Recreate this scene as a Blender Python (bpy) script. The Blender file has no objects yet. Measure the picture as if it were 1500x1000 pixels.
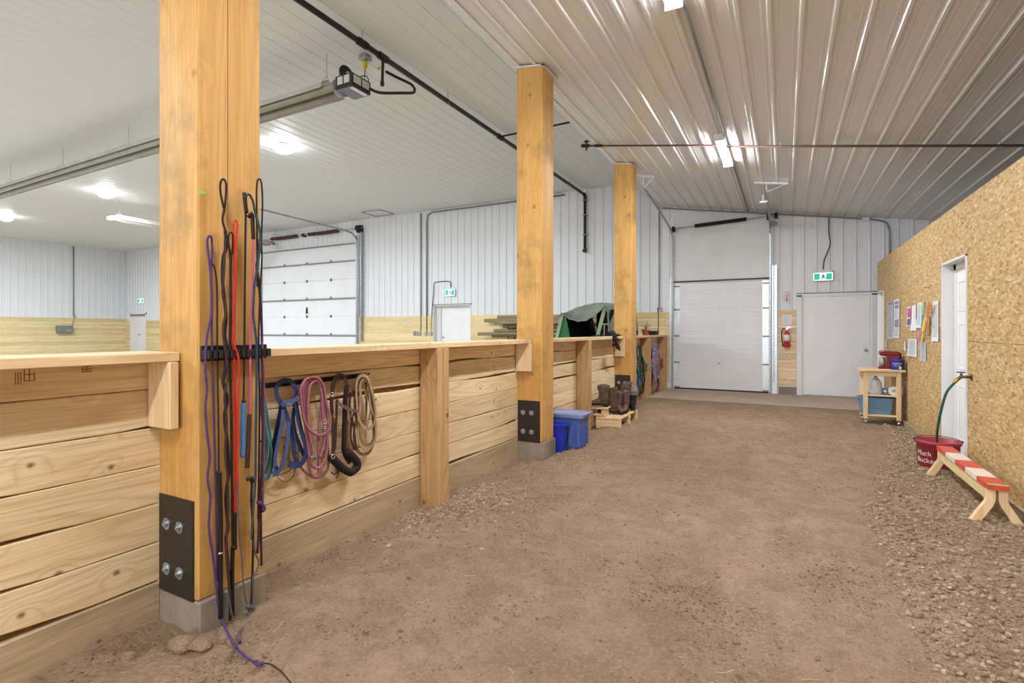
import bpy, math, random
from mathutils import Vector, Matrix, noise
random.seed(7)
PI = math.pi
S = bpy.context.scene
COL = S.collection

# ------------------------------------------------------------------ camera
EYE = 1.35; YAW = 0.4883; FPX = 751.5; CX = 750.0; HY = 484.0
cam = bpy.data.cameras.new('camera'); camo = bpy.data.objects.new('camera', cam); COL.objects.link(camo)
cam.sensor_width = 36; cam.lens = FPX / 1500 * 36; cam.shift_y = -(500 - HY) / 1500
cam.clip_start = .05; cam.clip_end = 200
camo.location = (0, 0, EYE); camo.rotation_euler = (PI / 2, 0, YAW)
S.camera = camo
# ------------------------------------------------------------------ world, view, lamps
S.view_settings.view_transform = 'Standard'; S.view_settings.look = 'None'
S.view_settings.gamma = 1; S.view_settings.use_curve_mapping = False
S.view_settings.exposure = 0.13
wd = bpy.data.worlds.new('world'); S.world = wd; wd.use_nodes = True
wd.node_tree.nodes['Background'].inputs[0].default_value = (.75, .86, 1, 1)
wd.node_tree.nodes['Background'].inputs[1].default_value = 1.0

def area(x, y, z, sx, sy, power, col=(1, 1, 1), rot=(0, 0, 0), shape='RECTANGLE'):
    l = bpy.data.lights.new('lamp_light', 'AREA'); l.energy = power; l.color = col; l.shape = shape
    l.size = sx; l.size_y = sy
    o = bpy.data.objects.new('lamp_light', l); o.location = (x, y, z); o.rotation_euler = rot; COL.objects.link(o)
    return o
AISLE_LIGHTS = [(-.77, 7.95), (-.77, 3.55), (-.77, -.45), (-.77, -4.75)]
BAY_LIGHTS = [(-8.45, 6.6), (-15.3, 6.7), (-21.25, 6.65), (-8.45, -.4), (-15.3, -.4), (-21.25, -.4), (-8.45, -7.2), (-15.3, -7.2)]
AISLE_W = 78; BAY_W = 290
CEIL_SLOPE = math.atan(.16467)
def ceil_z(x): return 4.291 - .16467 * (x + 2.672)
for x, y in AISLE_LIGHTS: area(x, y, ceil_z(x) - .094, .10, 1.16, AISLE_W, (.92, .96, 1))
for x, y in BAY_LIGHTS: area(x, y, 4.725, .42, .42, BAY_W, (.87, .95, 1), shape='DISK')
# added soft fill lamp in an unseen doorway at the front end, behind the camera
area(-.6, -8.9, 1.9, 3.6, 3.0, 260, (.88, .94, 1), rot=(PI / 2, 0, 0))

# ------------------------------------------------------------------ constants of the place
XR = -2.312; XL = -2.6236; XK = -2.610; XO = 1.5094; YE = 12.332; PW = .3115
PY = [1.3638, 5.0468, 8.7299]
ZA = 4.914; XLW = -26.34; YF = -9.0; XRW = 4.6
def W(u, v, X=None, Y=None, Z=None):
    r = (u - CX) / FPX
    dx = -math.sin(YAW) + r * math.cos(YAW); dy = math.cos(YAW) + r * math.sin(YAW); dz = -(v - HY) / FPX
    t = X / dx if X is not None else Y / dy if Y is not None else (Z - EYE) / dz
    return Vector((t * dx, t * dy, EYE + t * dz))
def smooth(a, b, x):
    t = min(1, max(0, (x - a) / (b - a))); return t * t * (3 - 2 * t)
def gz(x, y):
    """height of the dirt floor"""
    if y > 10.45: return -.02
    n = noise.noise
    z = .024 * n(Vector((x * .9, y * .9, 0))) + .018 * n(Vector((x * 2.3, y * 2.3, 3))) + .016 * n(Vector((x * 6, y * 6, 7)))
    b = n(Vector((x * 13, y * 13, 11))); z += .016 * abs(b)
    z += .010 * n(Vector((x * 26, y * 26, 17))) + .008 * max(0, n(Vector((x * 9, y * 9, 23))) - .15)
    # shallow hoof and boot prints
    c = noise.cell(Vector((math.floor(x * 3.3), math.floor(y * 3.3), 5)))
    if c > .45:
        px = (math.floor(x * 3.3) + .5) / 3.3; py = (math.floor(y * 3.3) + .5) / 3.3
        d = math.hypot((x - px) * 1.4, y - py) / .09
        z -= .020 * math.exp(-d * d) - .010 * math.exp(-(d - 1.4) ** 2 * 3)
    z -= .035 * math.exp(-((x + 2.2) ** 2 * 2 + (y - 5.5) ** 2 * .9)) + .045 * smooth(-2.1, -2.5, x) * smooth(1.5, 2.4, y) + .012 * smooth(-2.2, -2.5, x)
    z += .03 * smooth(.7, 1.45, x) * (1 - smooth(6, 9, y))
    k = smooth(10.45, 9.9, y)
    return z * (1 - k) - .0 if False else z * smooth(10.5, 9.8, y)

# ------------------------------------------------------------------ materials
def lin(h):
    h = h.lstrip('#'); v = [int(h[i:i + 2], 16) / 255 for i in (0, 2, 4)]
    return tuple((c / 12.92 if c <= .04045 else ((c + .055) / 1.055) ** 2.4) for c in v) + (1,)
class NT:
    def __init__(s, name):
        s.m = bpy.data.materials.new(name); s.m.use_nodes = True; s.t = s.m.node_tree; s.n = s.t.nodes
        s.b = s.n['Principled BSDF']
    def add(s, typ, ins=None, **kw):
        n = s.n.new(typ)
        for k, v in kw.items(): setattr(n, k, v)
        for k, v in (ins or {}).items():
            i = n.inputs[k]
            if isinstance(v, bpy.types.NodeSocket): s.t.links.new(v, i)
            else: i.default_value = v
        return n
    def math(s, op, a, b=0., c=0.):
        n = s.add('ShaderNodeMath', {0: a, 1: b, 2: c}, operation=op); return n.outputs[0]
    def mix(s, f, a, b, blend='MIX'):
        n = s.add('ShaderNodeMix', data_type='RGBA', blend_type=blend)
        for i, v in ((0, f), (6, a), (7, b)):
            if isinstance(v, bpy.types.NodeSocket): s.t.links.new(v, n.inputs[i])
            else: n.inputs[i].default_value = v
        return n.outputs[2]
    def ramp(s, f, stops):
        n = s.add('ShaderNodeValToRGB', {0: f}); e = n.color_ramp.elements
        while len(e) < len(stops): e.new(.5)
        for i, (p, c) in enumerate(stops):
            e[i].position = p; e[i].color = c if len(c) == 4 else (c[0], c[0], c[0], 1)
        return n.outputs[0]
    def coord(s): return s.add('ShaderNodeTexCoord').outputs['Object']
    def mapping(s, vec, scale=(1, 1, 1), rot=(0, 0, 0), loc=(0, 0, 0)):
        return s.add('ShaderNodeMapping', {'Vector': vec, 'Scale': scale, 'Rotation': rot, 'Location': loc}).outputs[0]
    def noise(s, vec, scale, detail=4, rough=.55, dist=0.):
        return s.add('ShaderNodeTexNoise', {'Vector': vec, 'Scale': scale, 'Detail': detail, 'Roughness': rough, 'Distortion': dist}).outputs[0]
    def voro(s, vec, scale, out='Distance', feature='F1'):
        return s.add('ShaderNodeTexVoronoi', {'Vector': vec, 'Scale': scale}, feature=feature).outputs[out]
    def bump(s, h, st, dist=.01):
        n = s.add('ShaderNodeBump', {'Height': h, 'Strength': st, 'Distance': dist}); s.t.links.new(n.outputs[0], s.b.inputs['Normal'])
    def out(s, col=None, rough=None, metal=None, spec=None, **kw):
        for k, v in (('Base Color', col), ('Roughness', rough), ('Metallic', metal), ('Specular IOR Level', spec)):
            if v is None: continue
            if isinstance(v, bpy.types.NodeSocket): s.t.links.new(v, s.b.inputs[k])
            else: s.b.inputs[k].default_value = v
        return s.m
MATS = {}
def plain(name, hexc, rough=.5, metal=0., var=.12, scale=9., bump=0., bscale=60., spec=.4):
    """procedural: colour varied by noise, optional grain bump"""
    if name in MATS: return MATS[name]
    t = NT(name); c = t.coord(); col = lin(hexc)
    n = t.noise(c, scale, 4)
    dk = tuple(x * (1 - var) for x in col[:3]) + (1,); lt = tuple(min(1, x * (1 + var)) for x in col[:3]) + (1,)
    cc = t.ramp(n, [(.3, dk), (.7, lt)])
    if bump: t.bump(t.noise(c, bscale, 3), bump, .004)
    MATS[name] = t.out(cc, rough, metal, spec); return MATS[name]
def wood(name, light, mid, dark, axis, knots=1., rings=1., rough=.6, blotch=None, tint=.22):
    t = NT(name); c = t.coord()
    at = t.add('ShaderNodeAttribute', attribute_name='rnd').outputs['Fac']
    off = t.add('ShaderNodeCombineXYZ', {0: t.math('MULTIPLY', at, 37.), 1: t.math('MULTIPLY', at, 91.), 2: t.math('MULTIPLY', at, 53.)}).outputs[0]
    v = t.add('ShaderNodeVectorMath', {0: c, 1: off}, operation='ADD').outputs[0]
    def st(cross, along):
        s = [cross] * 3; s[axis] = along; return t.mapping(v, tuple(s))
    # knots
    kv = t.mapping(v, {0: (4.2, .3, 5.2), 1: (.3, 4.2, 5.2), 2: (4, 4, 4)}[axis])
    if axis < 2:
        sp = t.add('ShaderNodeSeparateXYZ', {0: v}).outputs
        kv = t.add('ShaderNodeCombineXYZ', {0: t.math('MULTIPLY', sp[axis], 3.6), 1: t.math('MULTIPLY', sp[2], 4.6)}).outputs[0]
    kvn = t.add('ShaderNodeTexVoronoi', {'Vector': kv, 'Scale': 1., 'Randomness': 1.}, voronoi_dimensions='2D' if axis < 2 else '3D')
    kd = kvn.outputs['Distance']; kc = t.add('ShaderNodeSeparateColor', {0: kvn.outputs['Color']}).outputs[0]
    ksel = t.math('GREATER_THAN', kc, .5 if axis < 2 else .1)
    kn = t.math('ADD', kd, t.math('MULTIPLY', t.noise(v, 30, 2), .05))
    kmask = t.math('MULTIPLY', t.ramp(kn, [(.045, (1,)), (.095, (0,))] if axis < 2 else [(.08, (1,)), (.15, (0,))]), ksel)
    kring = t.math('MULTIPLY', t.ramp(kn, [(.03, (1,)), (.34, (0,))]), ksel)
    base = t.noise(st(3.2, .35), 1., 2, .5, .4)
    ph = t.math('ADD', t.math('MULTIPLY', base, 17.), t.math('MULTIPLY', kring, 1.6))
    ring = t.math('PINGPONG', ph, .5)
    ring = t.ramp(ring, [(.0, (1,)), (.22, (.25,)), (.5, (0,))])
    fine = t.noise(st(110, 2.5), 1., 3, .6)
    soft = t.noise(st(9, .8), 1., 3)
    col = t.mix(t.ramp(soft, [(.3, (0,)), (.72, (1,))]), lin(light), lin(mid))
    col = t.mix(t.math('MULTIPLY', ring, .42 * rings), col, lin(dark))
    col = t.mix(t.math('MULTIPLY', t.ramp(fine, [(.42, (0,)), (.7, (1,))]), .38), col, lin(dark))
    if blotch:
        bl = t.noise(c, 2.6, 5, .65); bl = t.ramp(bl, [(.50, (0,)), (.68, (1,))])
        col = t.mix(t.math('MULTIPLY', bl, .55), col, lin(blotch))
    if knots:
        col = t.mix(t.math('MULTIPLY', kmask, .8 * knots), col, lin('#5c3a1c'))
    tn = t.math('ADD', t.math('MULTIPLY', at, tint), 1 - tint * .6)
    col = t.mix(1., col, t.add('ShaderNodeCombineColor', {0: tn, 1: tn, 2: tn}).outputs[0], 'MULTIPLY')
    t.bump(t.math('ADD', t.math('MULTIPLY', fine, .5), t.math('MULTIPLY', ring, .3)), .25, .002)
    return t.out(col, rough, 0, .35)
def grain(prefix, l, m, d, **kw):
    return [wood(prefix + '_' + 'xyz'[a], l, m, d, a, **kw) for a in range(3)]
PINE = grain('pine', '#f4e3c0', '#ecd4a8', '#b2884f', rings=.75)
PALE = grain('pale_pine', '#efdcae', '#e2c98f', '#bd9a5c', rings=.5, knots=.6)
GREYW = grain('treated', '#c0ab8c', '#ab967a', '#7c6850', rings=.5)
STUDW = grain('stud', '#d0ab78', '#c09a68', '#8e6a42')
WHITEW = grain('fresh_pine', '#f0d8b2', '#e6c698', '#bb9060', knots=.7, rings=.7)
POSTW = grain('fir_post', '#d6aa68', '#c99850', '#9c6c2e', blotch='#7d6540', tint=.0, knots=.7, rings=.5)
OLDW = grain('weathered', '#a89a78', '#8d8062', '#5c5138', knots=.3)

def osb():
    t = NT('osb'); c = t.coord()
    col = lin('#c9a367'); lay = None
    palette = [(0, lin('#8f7244')), (.18, lin('#b5935f')), (.5, lin('#c4a472')), (.8, lin('#cfb283')), (1, lin('#e0cca2'))]
    jit = t.add('ShaderNodeTexNoise', {'Vector': c, 'Scale': 3.}).outputs['Color']
    cw = t.mix(.035, c, jit)
    outs = []
    for i, ang in enumerate((.15, 1.0, 2.1, 2.7)):
        m = t.mapping(cw, (1, 19, 55), (ang, 0, 0), (i * 3.1, i * 1.7, i))
        vn = t.add('ShaderNodeTexVoronoi', {'Vector': m, 'Scale': 1.}); f = t.add('ShaderNodeSeparateColor', {0: vn.outputs['Color']})
        outs.append((f.outputs[0], f.outputs[1]))
    v = outs[0][0]
    pick = outs[0][1]
    for i in (1, 2, 3):
        sel = t.math('GREATER_THAN', outs[i][1], .52)
        v = t.add('ShaderNodeMix', {0: sel, 2: v, 3: outs[i][0]}, data_type='FLOAT').outputs[0]
    col = t.ramp(v, palette)
    fine = t.noise(t.mapping(c, (1, 40, 60), (.7, 0, 0)), 1.5, 3)
    col = t.mix(t.math('MULTIPLY', t.ramp(fine, [(.4, (0,)), (.7, (1,))]), .3), col, lin('#8f7040'))
    big = t.noise(c, 1.1, 3); col = t.mix(t.math('MULTIPLY', big, .25), col, lin('#b8935c'))
    t.bump(v, .12, .002)
    return t.out(col, .62, 0, .3)
OSB = osb()
def steel_white(name, hexc, rough):
    t = NT(name); c = t.coord()
    n = t.noise(c, 2.5, 3); col = lin(hexc)
    cc = t.mix(t.math('MULTIPLY', n, .1), col, lin('#b9b4ae'))
    t.bump(t.noise(t.mapping(c, (1, 1, 1)), 14, 2), .06, .003)
    return t.out(cc, rough, 0, .5)
SIDING = steel_white('white_siding', '#e2e4e8', .42)
CEILM = steel_white('white_ceiling_steel', '#dfdcd9', .22)
CEILA = steel_white('arena_ceiling_steel', '#dcdcd8', .5)
def dirt():
    t = NT('dirt'); c = t.coord()
    big = t.noise(c, .7, 5, .6); md = t.noise(c, 5, 6, .7); fn = t.noise(c, 55, 4, .7)
    col = t.mix(t.ramp(big, [(.35, (0,)), (.65, (1,))]), lin('#b5997f'), lin('#a2886f'))
    col = t.mix(t.math('MULTIPLY', t.ramp(md, [(.42, (1,)), (.62, (0,))]), .5), col, lin('#806c58'))
    col = t.mix(t.math('MULTIPLY', t.ramp(fn, [(.5, (0,)), (.7, (1,))]), .45), col, lin('#c4b19b'))
    col = t.mix(t.math('MULTIPLY', t.ramp(fn, [(.28, (1,)), (.42, (0,))]), .45), col, lin('#655241'))
    peb = t.voro(c, 38.); pm = t.ramp(peb, [(.12, (1,)), (.3, (0,))])
    clump = t.ramp(t.noise(c, 1.7, 3), [(.5, (0,)), (.7, (1,))])
    pm = t.math('MULTIPLY', pm, clump)
    h = t.math('ADD', t.math('MULTIPLY', fn, .5), t.math('ADD', t.math('MULTIPLY', md, 1.2), t.math('MULTIPLY', pm, .6)))
    t.bump(h, 1., .05)
    return t.out(col, .95, 0, .15)
DIRT = dirt()
def stone():
    t = NT('gravel_stone'); at = t.add('ShaderNodeAttribute', attribute_name='rnd').outputs['Fac']
    col = t.ramp(at, [(0, lin('#746350')), (.4, lin('#8e7a65')), (.7, lin('#a08c75')), (1, lin('#b9a68e'))])
    n = t.noise(t.coord(), 60, 3); col = t.mix(t.math('MULTIPLY', n, .35), col, lin('#8e745a'))
    t.bump(n, .4, .004); return t.out(col, .9, 0, .2)
STONE = stone()
def concrete():
    t = NT('concrete'); c = t.coord(); n = t.noise(c, 4, 6, .7); f = t.noise(c, 60, 3)
    col = t.mix(t.ramp(n, [(.35, (0,)), (.68, (1,))]), lin('#857967'), lin('#a2968a'))
    col = t.mix(t.math('MULTIPLY', f, .3), col, lin('#70604c'))
    t.bump(t.math('ADD', f, n), .4, .004); return t.out(col, .88, 0, .25)
CONC = concrete()
APRON = plain('dusty_concrete', '#b4a08c', .85, 0, .1, 3, .3, 40)
def galv():
    t = NT('galvanized'); c = t.coord(); v = t.voro(c, 45., 'Color')
    f = t.add('ShaderNodeSeparateColor', {0: v}).outputs[0]
    return t.out(t.ramp(f, [(0, lin('#8f9498')), (1, lin('#b9bec2'))]), .38, .75)
GALV = galv()
GALVD = plain('dull_galvanized', '#8a8c8c', .5, .6, .12, 12)
BRIGHT = plain('bright_galvanized', '#e8ecf0', .3, .35, .08, 8)
BLACKP = plain('black_pipe', '#2b2422', .45, .2, .2, 8)
BLACKM = plain('black_steel', '#37302c', .42, .35, .15, 6)
BLACK = plain('black_plastic', '#191614', .45, 0, .2, 8)
WHITE = plain('white_paint', '#e4e3e2', .45, 0, .03, 3)
WDOOR = plain('white_door_paint', '#eceaec', .4, 0, .03, 3)
VINYL = plain('white_vinyl_sheet', '#d9dadb', .4, 0, .06, 2.2)
CHROME = plain('chrome', '#c8c8c8', .2, .9, .05)
RUST = plain('rusty_brown', '#5a4038', .6, .3, .2, 20)
def emis(name, col, st):
    m = bpy.data.materials.new(name); m.use_nodes = True; b = m.node_tree.nodes['Principled BSDF']
    b.inputs['Base Color'].default_value = col; b.inputs['Emission Color'].default_value = col
    b.inputs['Emission Strength'].default_value = st; return m
TUBE = emis('lit_tube', (.93, .96, 1, 1), 100)
BAYE = emis('lit_disc', (.9, .96, 1, 1), 45)
def rope(name, hexc, rough=.75, dark=.55, sc=300., mix=None):
    t = NT(name); c = t.coord(); col = lin(hexc)
    w = t.add('ShaderNodeTexWave', {'Vector': t.mapping(c, (1, 1, 1), (.6, .5, .3)), 'Scale': sc / 6.28, 'Distortion': 1.5}).outputs[1]
    dk = tuple(x * dark for x in col[:3]) + (1,)
    cc = t.mix(w, dk, col)
    if mix: cc = t.mix(t.ramp(t.noise(c, 70, 2), [(.48, (0,)), (.52, (1,))]), cc, lin(mix))
    t.bump(w, .5, .002); return t.out(cc, rough, 0, .3)

# ------------------------------------------------------------------ mesh builder
CAT = {}
class MB:
    def __init__(s): s.v = []; s.f = []; s.r = []; s.m = []; s.cur = 0.
    def add(s, verts, faces, rnd=None, mat=0):
        n = len(s.v); s.v += [Vector(p) for p in verts]; r = random.random() if rnd is None else rnd
        s.r += [r] * len(verts); s.f += [tuple(i + n for i in f) for f in faces]; s.m += [mat] * len(faces); return s
    def box(s, x0, x1, y0, y1, z0, z1, mat=0, b=0., rnd=None, M=None):
        x0, x1 = sorted((x0, x1)); y0, y1 = sorted((y0, y1)); z0, z1 = sorted((z0, z1))
        b = min(b, (x1 - x0) * .45, (y1 - y0) * .45, (z1 - z0) * .45)
        if b <= 0:
            v = [(x, y, z) for z in (z0, z1) for y in (y0, y1) for x in (x0, x1)]
            f = [(0, 2, 3, 1), (4, 5, 7, 6), (0, 1, 5, 4), (2, 6, 7, 3), (0, 4, 6, 2), (1, 3, 7, 5)]
        else:   # chamfered box
            v = []; idx = {}
            for cx_ in (0, 1):
                for cy_ in (0, 1):
                    for cz_ in (0, 1):
                        p = [(x0, x1)[cx_], (y0, y1)[cy_], (z0, z1)[cz_]]; q = [(x0 + b, x1 - b)[cx_], (y0 + b, y1 - b)[cy_], (z0 + b, z1 - b)[cz_]]
                        for a in range(3):
                            w = list(q); w[a] = p[a]; idx[(cx_, cy_, cz_, a)] = len(v); v.append(tuple(w))
            f = []
            for a in range(3):
                o1, o2 = [k for k in range(3) if k != a]
                for sgn in (0, 1):
                    q = []
                    for (i, j) in ((0, 0), (1, 0), (1, 1), (0, 1)):
                        k = [0, 0, 0]; k[a] = sgn; k[o1] = i; k[o2] = j; q.append(idx[tuple(k) + (a,)])
                    f.append(tuple(q))
                for i in (0, 1):
                    for j in (0, 1):
                        q = []
                        for sgn, ax in ((0, o1), (1, o1), (1, o2), (0, o2)):
                            k = [0, 0, 0]; k[a] = sgn; k[o1] = i; k[o2] = j; q.append(idx[tuple(k) + (ax,)])
                        f.append(tuple(q))
            for i in (0, 1):
                for j in (0, 1):
                    for k in (0, 1): f.append(tuple(idx[(i, j, k, a)] for a in range(3)))
        if M is not None: v = [M @ Vector(p) for p in v]
        return s.add(v, f, rnd, mat)
    def sweep(s, path, sec, up=None, closed=False, cap=True, mat=0, rnd=None, scale=None):
        """sec: list of (a,b) in the frame (side, up)"""
        path = [Vector(p) for p in path]; n = len(path); m = len(sec); vs = []
        pn = None
        for i, p in enumerate(path):
            t = (path[(i + 1) % n] - path[i - 1]) if closed else (path[min(i + 1, n - 1)] - path[max(i - 1, 0)])
            if t.length < 1e-9: t = Vector((0, 0, 1))
            t.normalize()
            if up is not None:
                sd = t.cross(Vector(up));
                if sd.length < 1e-3: sd = pn[0] if pn else t.orthogonal()
                sd.normalize(); nn = sd.cross(t)
            else:
                if pn is None: nn = t.orthogonal().normalized()
                else:
                    nn = pn[1] - t * pn[1].dot(t)
                    nn = nn.normalized() if nn.length > 1e-6 else t.orthogonal().normalized()
                sd = t.cross(nn)
            pn = (sd, nn); k = scale[i] if scale else 1.
            for a, b in sec: vs.append(p + sd * a * k + nn * b * k)
        fs = []
        for i in range(n if closed else n - 1):
            j = (i + 1) % n
            for q in range(m):
                w = (q + 1) % m; fs.append((i * m + q, i * m + w, j * m + w, j * m + q))
        if cap and not closed: fs += [tuple(range(m))[::-1], tuple((n - 1) * m + q for q in range(m))]
        return s.add(vs, fs, rnd, mat)
    def tube(s, path, r, n=8, closed=False, mat=0, scale=None, rnd=None, cap=True):
        return s.sweep(path, [(r * math.cos(2 * PI * i / n), r * math.sin(2 * PI * i / n)) for i in range(n)], None, closed, cap, mat, rnd, scale)
    def strap(s, path, w, t, up=(1, 0, 0), mat=0, closed=False):
        """flat webbing; 'up' is the direction its broad face looks along"""
        return s.sweep(path, [(-w / 2, -t / 2), (w / 2, -t / 2), (w / 2, t / 2), (-w / 2, t / 2)], up, closed, True, mat)
    def cyl(s, p0, p1, r, n=16, r1=None, mat=0):
        return s.tube([p0, p1], r, n, mat=mat, scale=[1, (r1 if r1 is not None else r) / r])
    def lathe(s, prof, c=(0, 0, 0), n=24, mat=0, axis=2, sx=1., sy=1.):
        vs = []; c = Vector(c)
        for r, z in prof:
            for i in range(n):
                a = 2 * PI * i / n; p = [r * math.cos(a) * sx, r * math.sin(a) * sy, z]
                if axis == 0: p = [z, p[0], p[1]]
                if axis == 1: p = [p[0], z, p[1]]
                vs.append(c + Vector(p))
        fs = [(k * n + i, k * n + (i + 1) % n, (k + 1) * n + (i + 1) % n, (k + 1) * n + i) for k in range(len(prof) - 1) for i in range(n)]
        if prof[0][0] > 1e-6: fs.append(tuple(range(n))[::-1])
        if prof[-1][0] > 1e-6: fs.append(tuple((len(prof) - 1) * n + i for i in range(n)))
        return s.add(vs, fs, None, mat)
    def prism(s, pts, axis, a0, a1, mat=0, rnd=None):
        """pts: outline in the two other axes (in xyz order)"""
        def mk(p, a):
            q = list(p); q.insert(axis, a); return tuple(q)
        n = len(pts); v = [mk(p, a0) for p in pts] + [mk(p, a1) for p in pts]
        f = [tuple(range(n)), tuple(range(n, 2 * n))[::-1]] + [(i, (i + 1) % n, n + (i + 1) % n, n + i) for i in range(n)]
        return s.add(v, f, rnd, mat)
    def sphere(s, c, r, n=12, mat=0, sc=(1, 1, 1), rnd=None):
        c = Vector(c); prof = [(math.sin(PI * k / (n // 2)), -math.cos(PI * k / (n // 2))) for k in range(n // 2 + 1)]
        vs = []
        for q, z in prof:
            for i in range(n):
                a = 2 * PI * i / n; vs.append(c + Vector((r * q * math.cos(a) * sc[0], r * q * math.sin(a) * sc[1], r * z * sc[2])))
        fs = [(k * n + i, k * n + (i + 1) % n, (k + 1) * n + (i + 1) % n, (k + 1) * n + i) for k in range(len(prof) - 1) for i in range(n)]
        return s.add(vs, fs, rnd, mat)
    def build(s, name, mats, parent=None, sm=False, mods=None):
        mats = mats if isinstance(mats, (list, tuple)) else [mats]
        if parent is None:
            xs = [p.x for p in s.v]; ys = [p.y for p in s.v]; zs = [p.z for p in s.v]
            o0 = Vector(((min(xs) + max(xs)) / 2, (min(ys) + max(ys)) / 2, min(zs)))
            off = o0
        else:
            off = CAT[parent.name]; o0 = Vector((0, 0, 0))
        me = bpy.data.meshes.new(name); me.from_pydata([tuple(p - off) for p in s.v], [], s.f)
        for m in mats: me.materials.append(m)
        me.polygons.foreach_set('material_index', s.m)
        if sm: me.polygons.foreach_set('use_smooth', [True] * len(s.f))
        a = me.attributes.new('rnd', 'FLOAT', 'POINT'); a.data.foreach_set('value', s.r)
        me.validate(); me.update()
        import bmesh
        bm = bmesh.new(); bm.from_mesh(me); bmesh.ops.remove_doubles(bm, verts=bm.verts, dist=1e-6); bmesh.ops.recalc_face_normals(bm, faces=bm.faces); bm.to_mesh(me); bm.free()
        o = bpy.data.objects.new(name, me); COL.objects.link(o)
        if parent is None: o.location = o0; CAT[o.name] = off
        else: o.parent = parent; CAT[o.name] = off
        for k, kw in (mods or []):
            md = o.modifiers.new(k.lower(), k)
            for a_, b_ in kw.items(): setattr(md, a_, b_)
        return o
def tag(o, label=None, cat=None, group=None, kind=None):
    if label: o['label'] = label
    if cat: o['category'] = cat
    if group: o['group'] = group
    if kind: o['kind'] = kind
    return o
def empty(name, loc, label=None, cat=None, group=None, kind=None):
    o = bpy.data.objects.new(name, None); COL.objects.link(o); o.location = loc; o.empty_display_size = .1
    CAT[o.name] = Vector(loc); return tag(o, label, cat, group, kind)
def children(o): return [c for c in bpy.data.objects if c.parent == o]
def copy_tree(o, parent=None):
    c = o.copy(); COL.objects.link(c); c.parent = parent
    for ch in children(o): copy_tree(ch, c)
    return c
def clone(o, dloc, label, rz=None):
    c = copy_tree(o); c.location = Vector(o.location) + Vector(dloc); c['label'] = label
    if rz is not None: c.rotation_euler.z = rz
    return c
def struct(o): o['kind'] = 'structure'; return o
def spline(pts, step=.02, closed=False):
    pts = [Vector(p) for p in pts]; n = len(pts); out = []
    for i in range(n if closed else n - 1):
        if closed: p0, p1, p2, p3 = pts[i - 1], pts[i], pts[(i + 1) % n], pts[(i + 2) % n]
        else: p0, p1, p2, p3 = pts[max(i - 1, 0)], pts[i], pts[i + 1], pts[min(i + 2, n - 1)]
        k = max(2, int((p2 - p1).length / step))
        for j in range(k):
            t = j / k
            out.append(.5 * ((2 * p1) + (p2 - p0) * t + (2 * p0 - 5 * p1 + 4 * p2 - p3) * t * t + (3 * p1 - p0 - 3 * p2 + p3) * t ** 3))
    if not closed: out.append(pts[-1])
    return out
def text_mesh(mb, txt, size, M, depth=.001, mat=0):
    cu = bpy.data.curves.new('lettering', 'FONT'); cu.body = txt; cu.size = size; cu.extrude = depth; cu.align_x = 'CENTER'; cu.align_y = 'CENTER'
    o = bpy.data.objects.new('lettering', cu); COL.objects.link(o)
    me = bpy.data.meshes.new_from_object(o.evaluated_get(bpy.context.evaluated_depsgraph_get()))
    mb.add([M @ v.co for v in me.vertices], [tuple(p.vertices) for p in me.polygons], None, mat)
    bpy.data.objects.remove(o); bpy.data.curves.remove(cu); bpy.data.meshes.remove(me)
# frames for lettering: facing -Y (end wall), facing -X (right wall), facing +X
def face_my(x, y, z): return Matrix(((1, 0, 0, x), (0, 0, -1, y), (0, 1, 0, z), (0, 0, 0, 1)))
def face_mx(x, y, z): return Matrix(((0, 0, -1, x), (-1, 0, 0, y), (0, 1, 0, z), (0, 0, 0, 1)))

# ================================================================== STRUCTURE
# floor
mb = MB(); x0, x1, y0, y1, st = -2.75, 1.62, .3, 10.45, .0215
nx = int((x1 - x0) / st); ny = int((y1 - y0) / st)
vs = []; 
for j in range(ny + 1):
    for i in range(nx + 1):
        x = x0 + (x1 - x0) * i / nx; y = y0 + (y1 - y0) * j / ny; vs.append((x, y, gz(x, y)))
fs = [(j * (nx + 1) + i, j * (nx + 1) + i + 1, (j + 1) * (nx + 1) + i + 1, (j + 1) * (nx + 1) + i) for j in range(ny) for i in range(nx)]
mb.add(vs, fs, 0)
for a in ((x0, XRW, YF, y0), (x1, XRW, y0, YE), (x0, x1, y1, YE)):
    mb.add([(a[0], a[2], -.02), (a[1], a[2], -.02), (a[1], a[3], -.02), (a[0], a[3], -.02)], [(0, 1, 2, 3)], 0)
struct(mb.build('floor', DIRT, sm=True))
struct(MB().add([(XLW, YF, -.02), (x0, YF, -.02), (x0, YE, -.02), (XLW, YE, -.02)], [(0, 1, 2, 3)], 0).build('floor_arena', plain('arena_sand', '#a9a198', .95, 0, .15, 3, .6, 20)))
struct(MB().box(-2.46, 4.4, 10.45, YE - .01, -.2, .004, b=.006).build('floor_slab', APRON))

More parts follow.
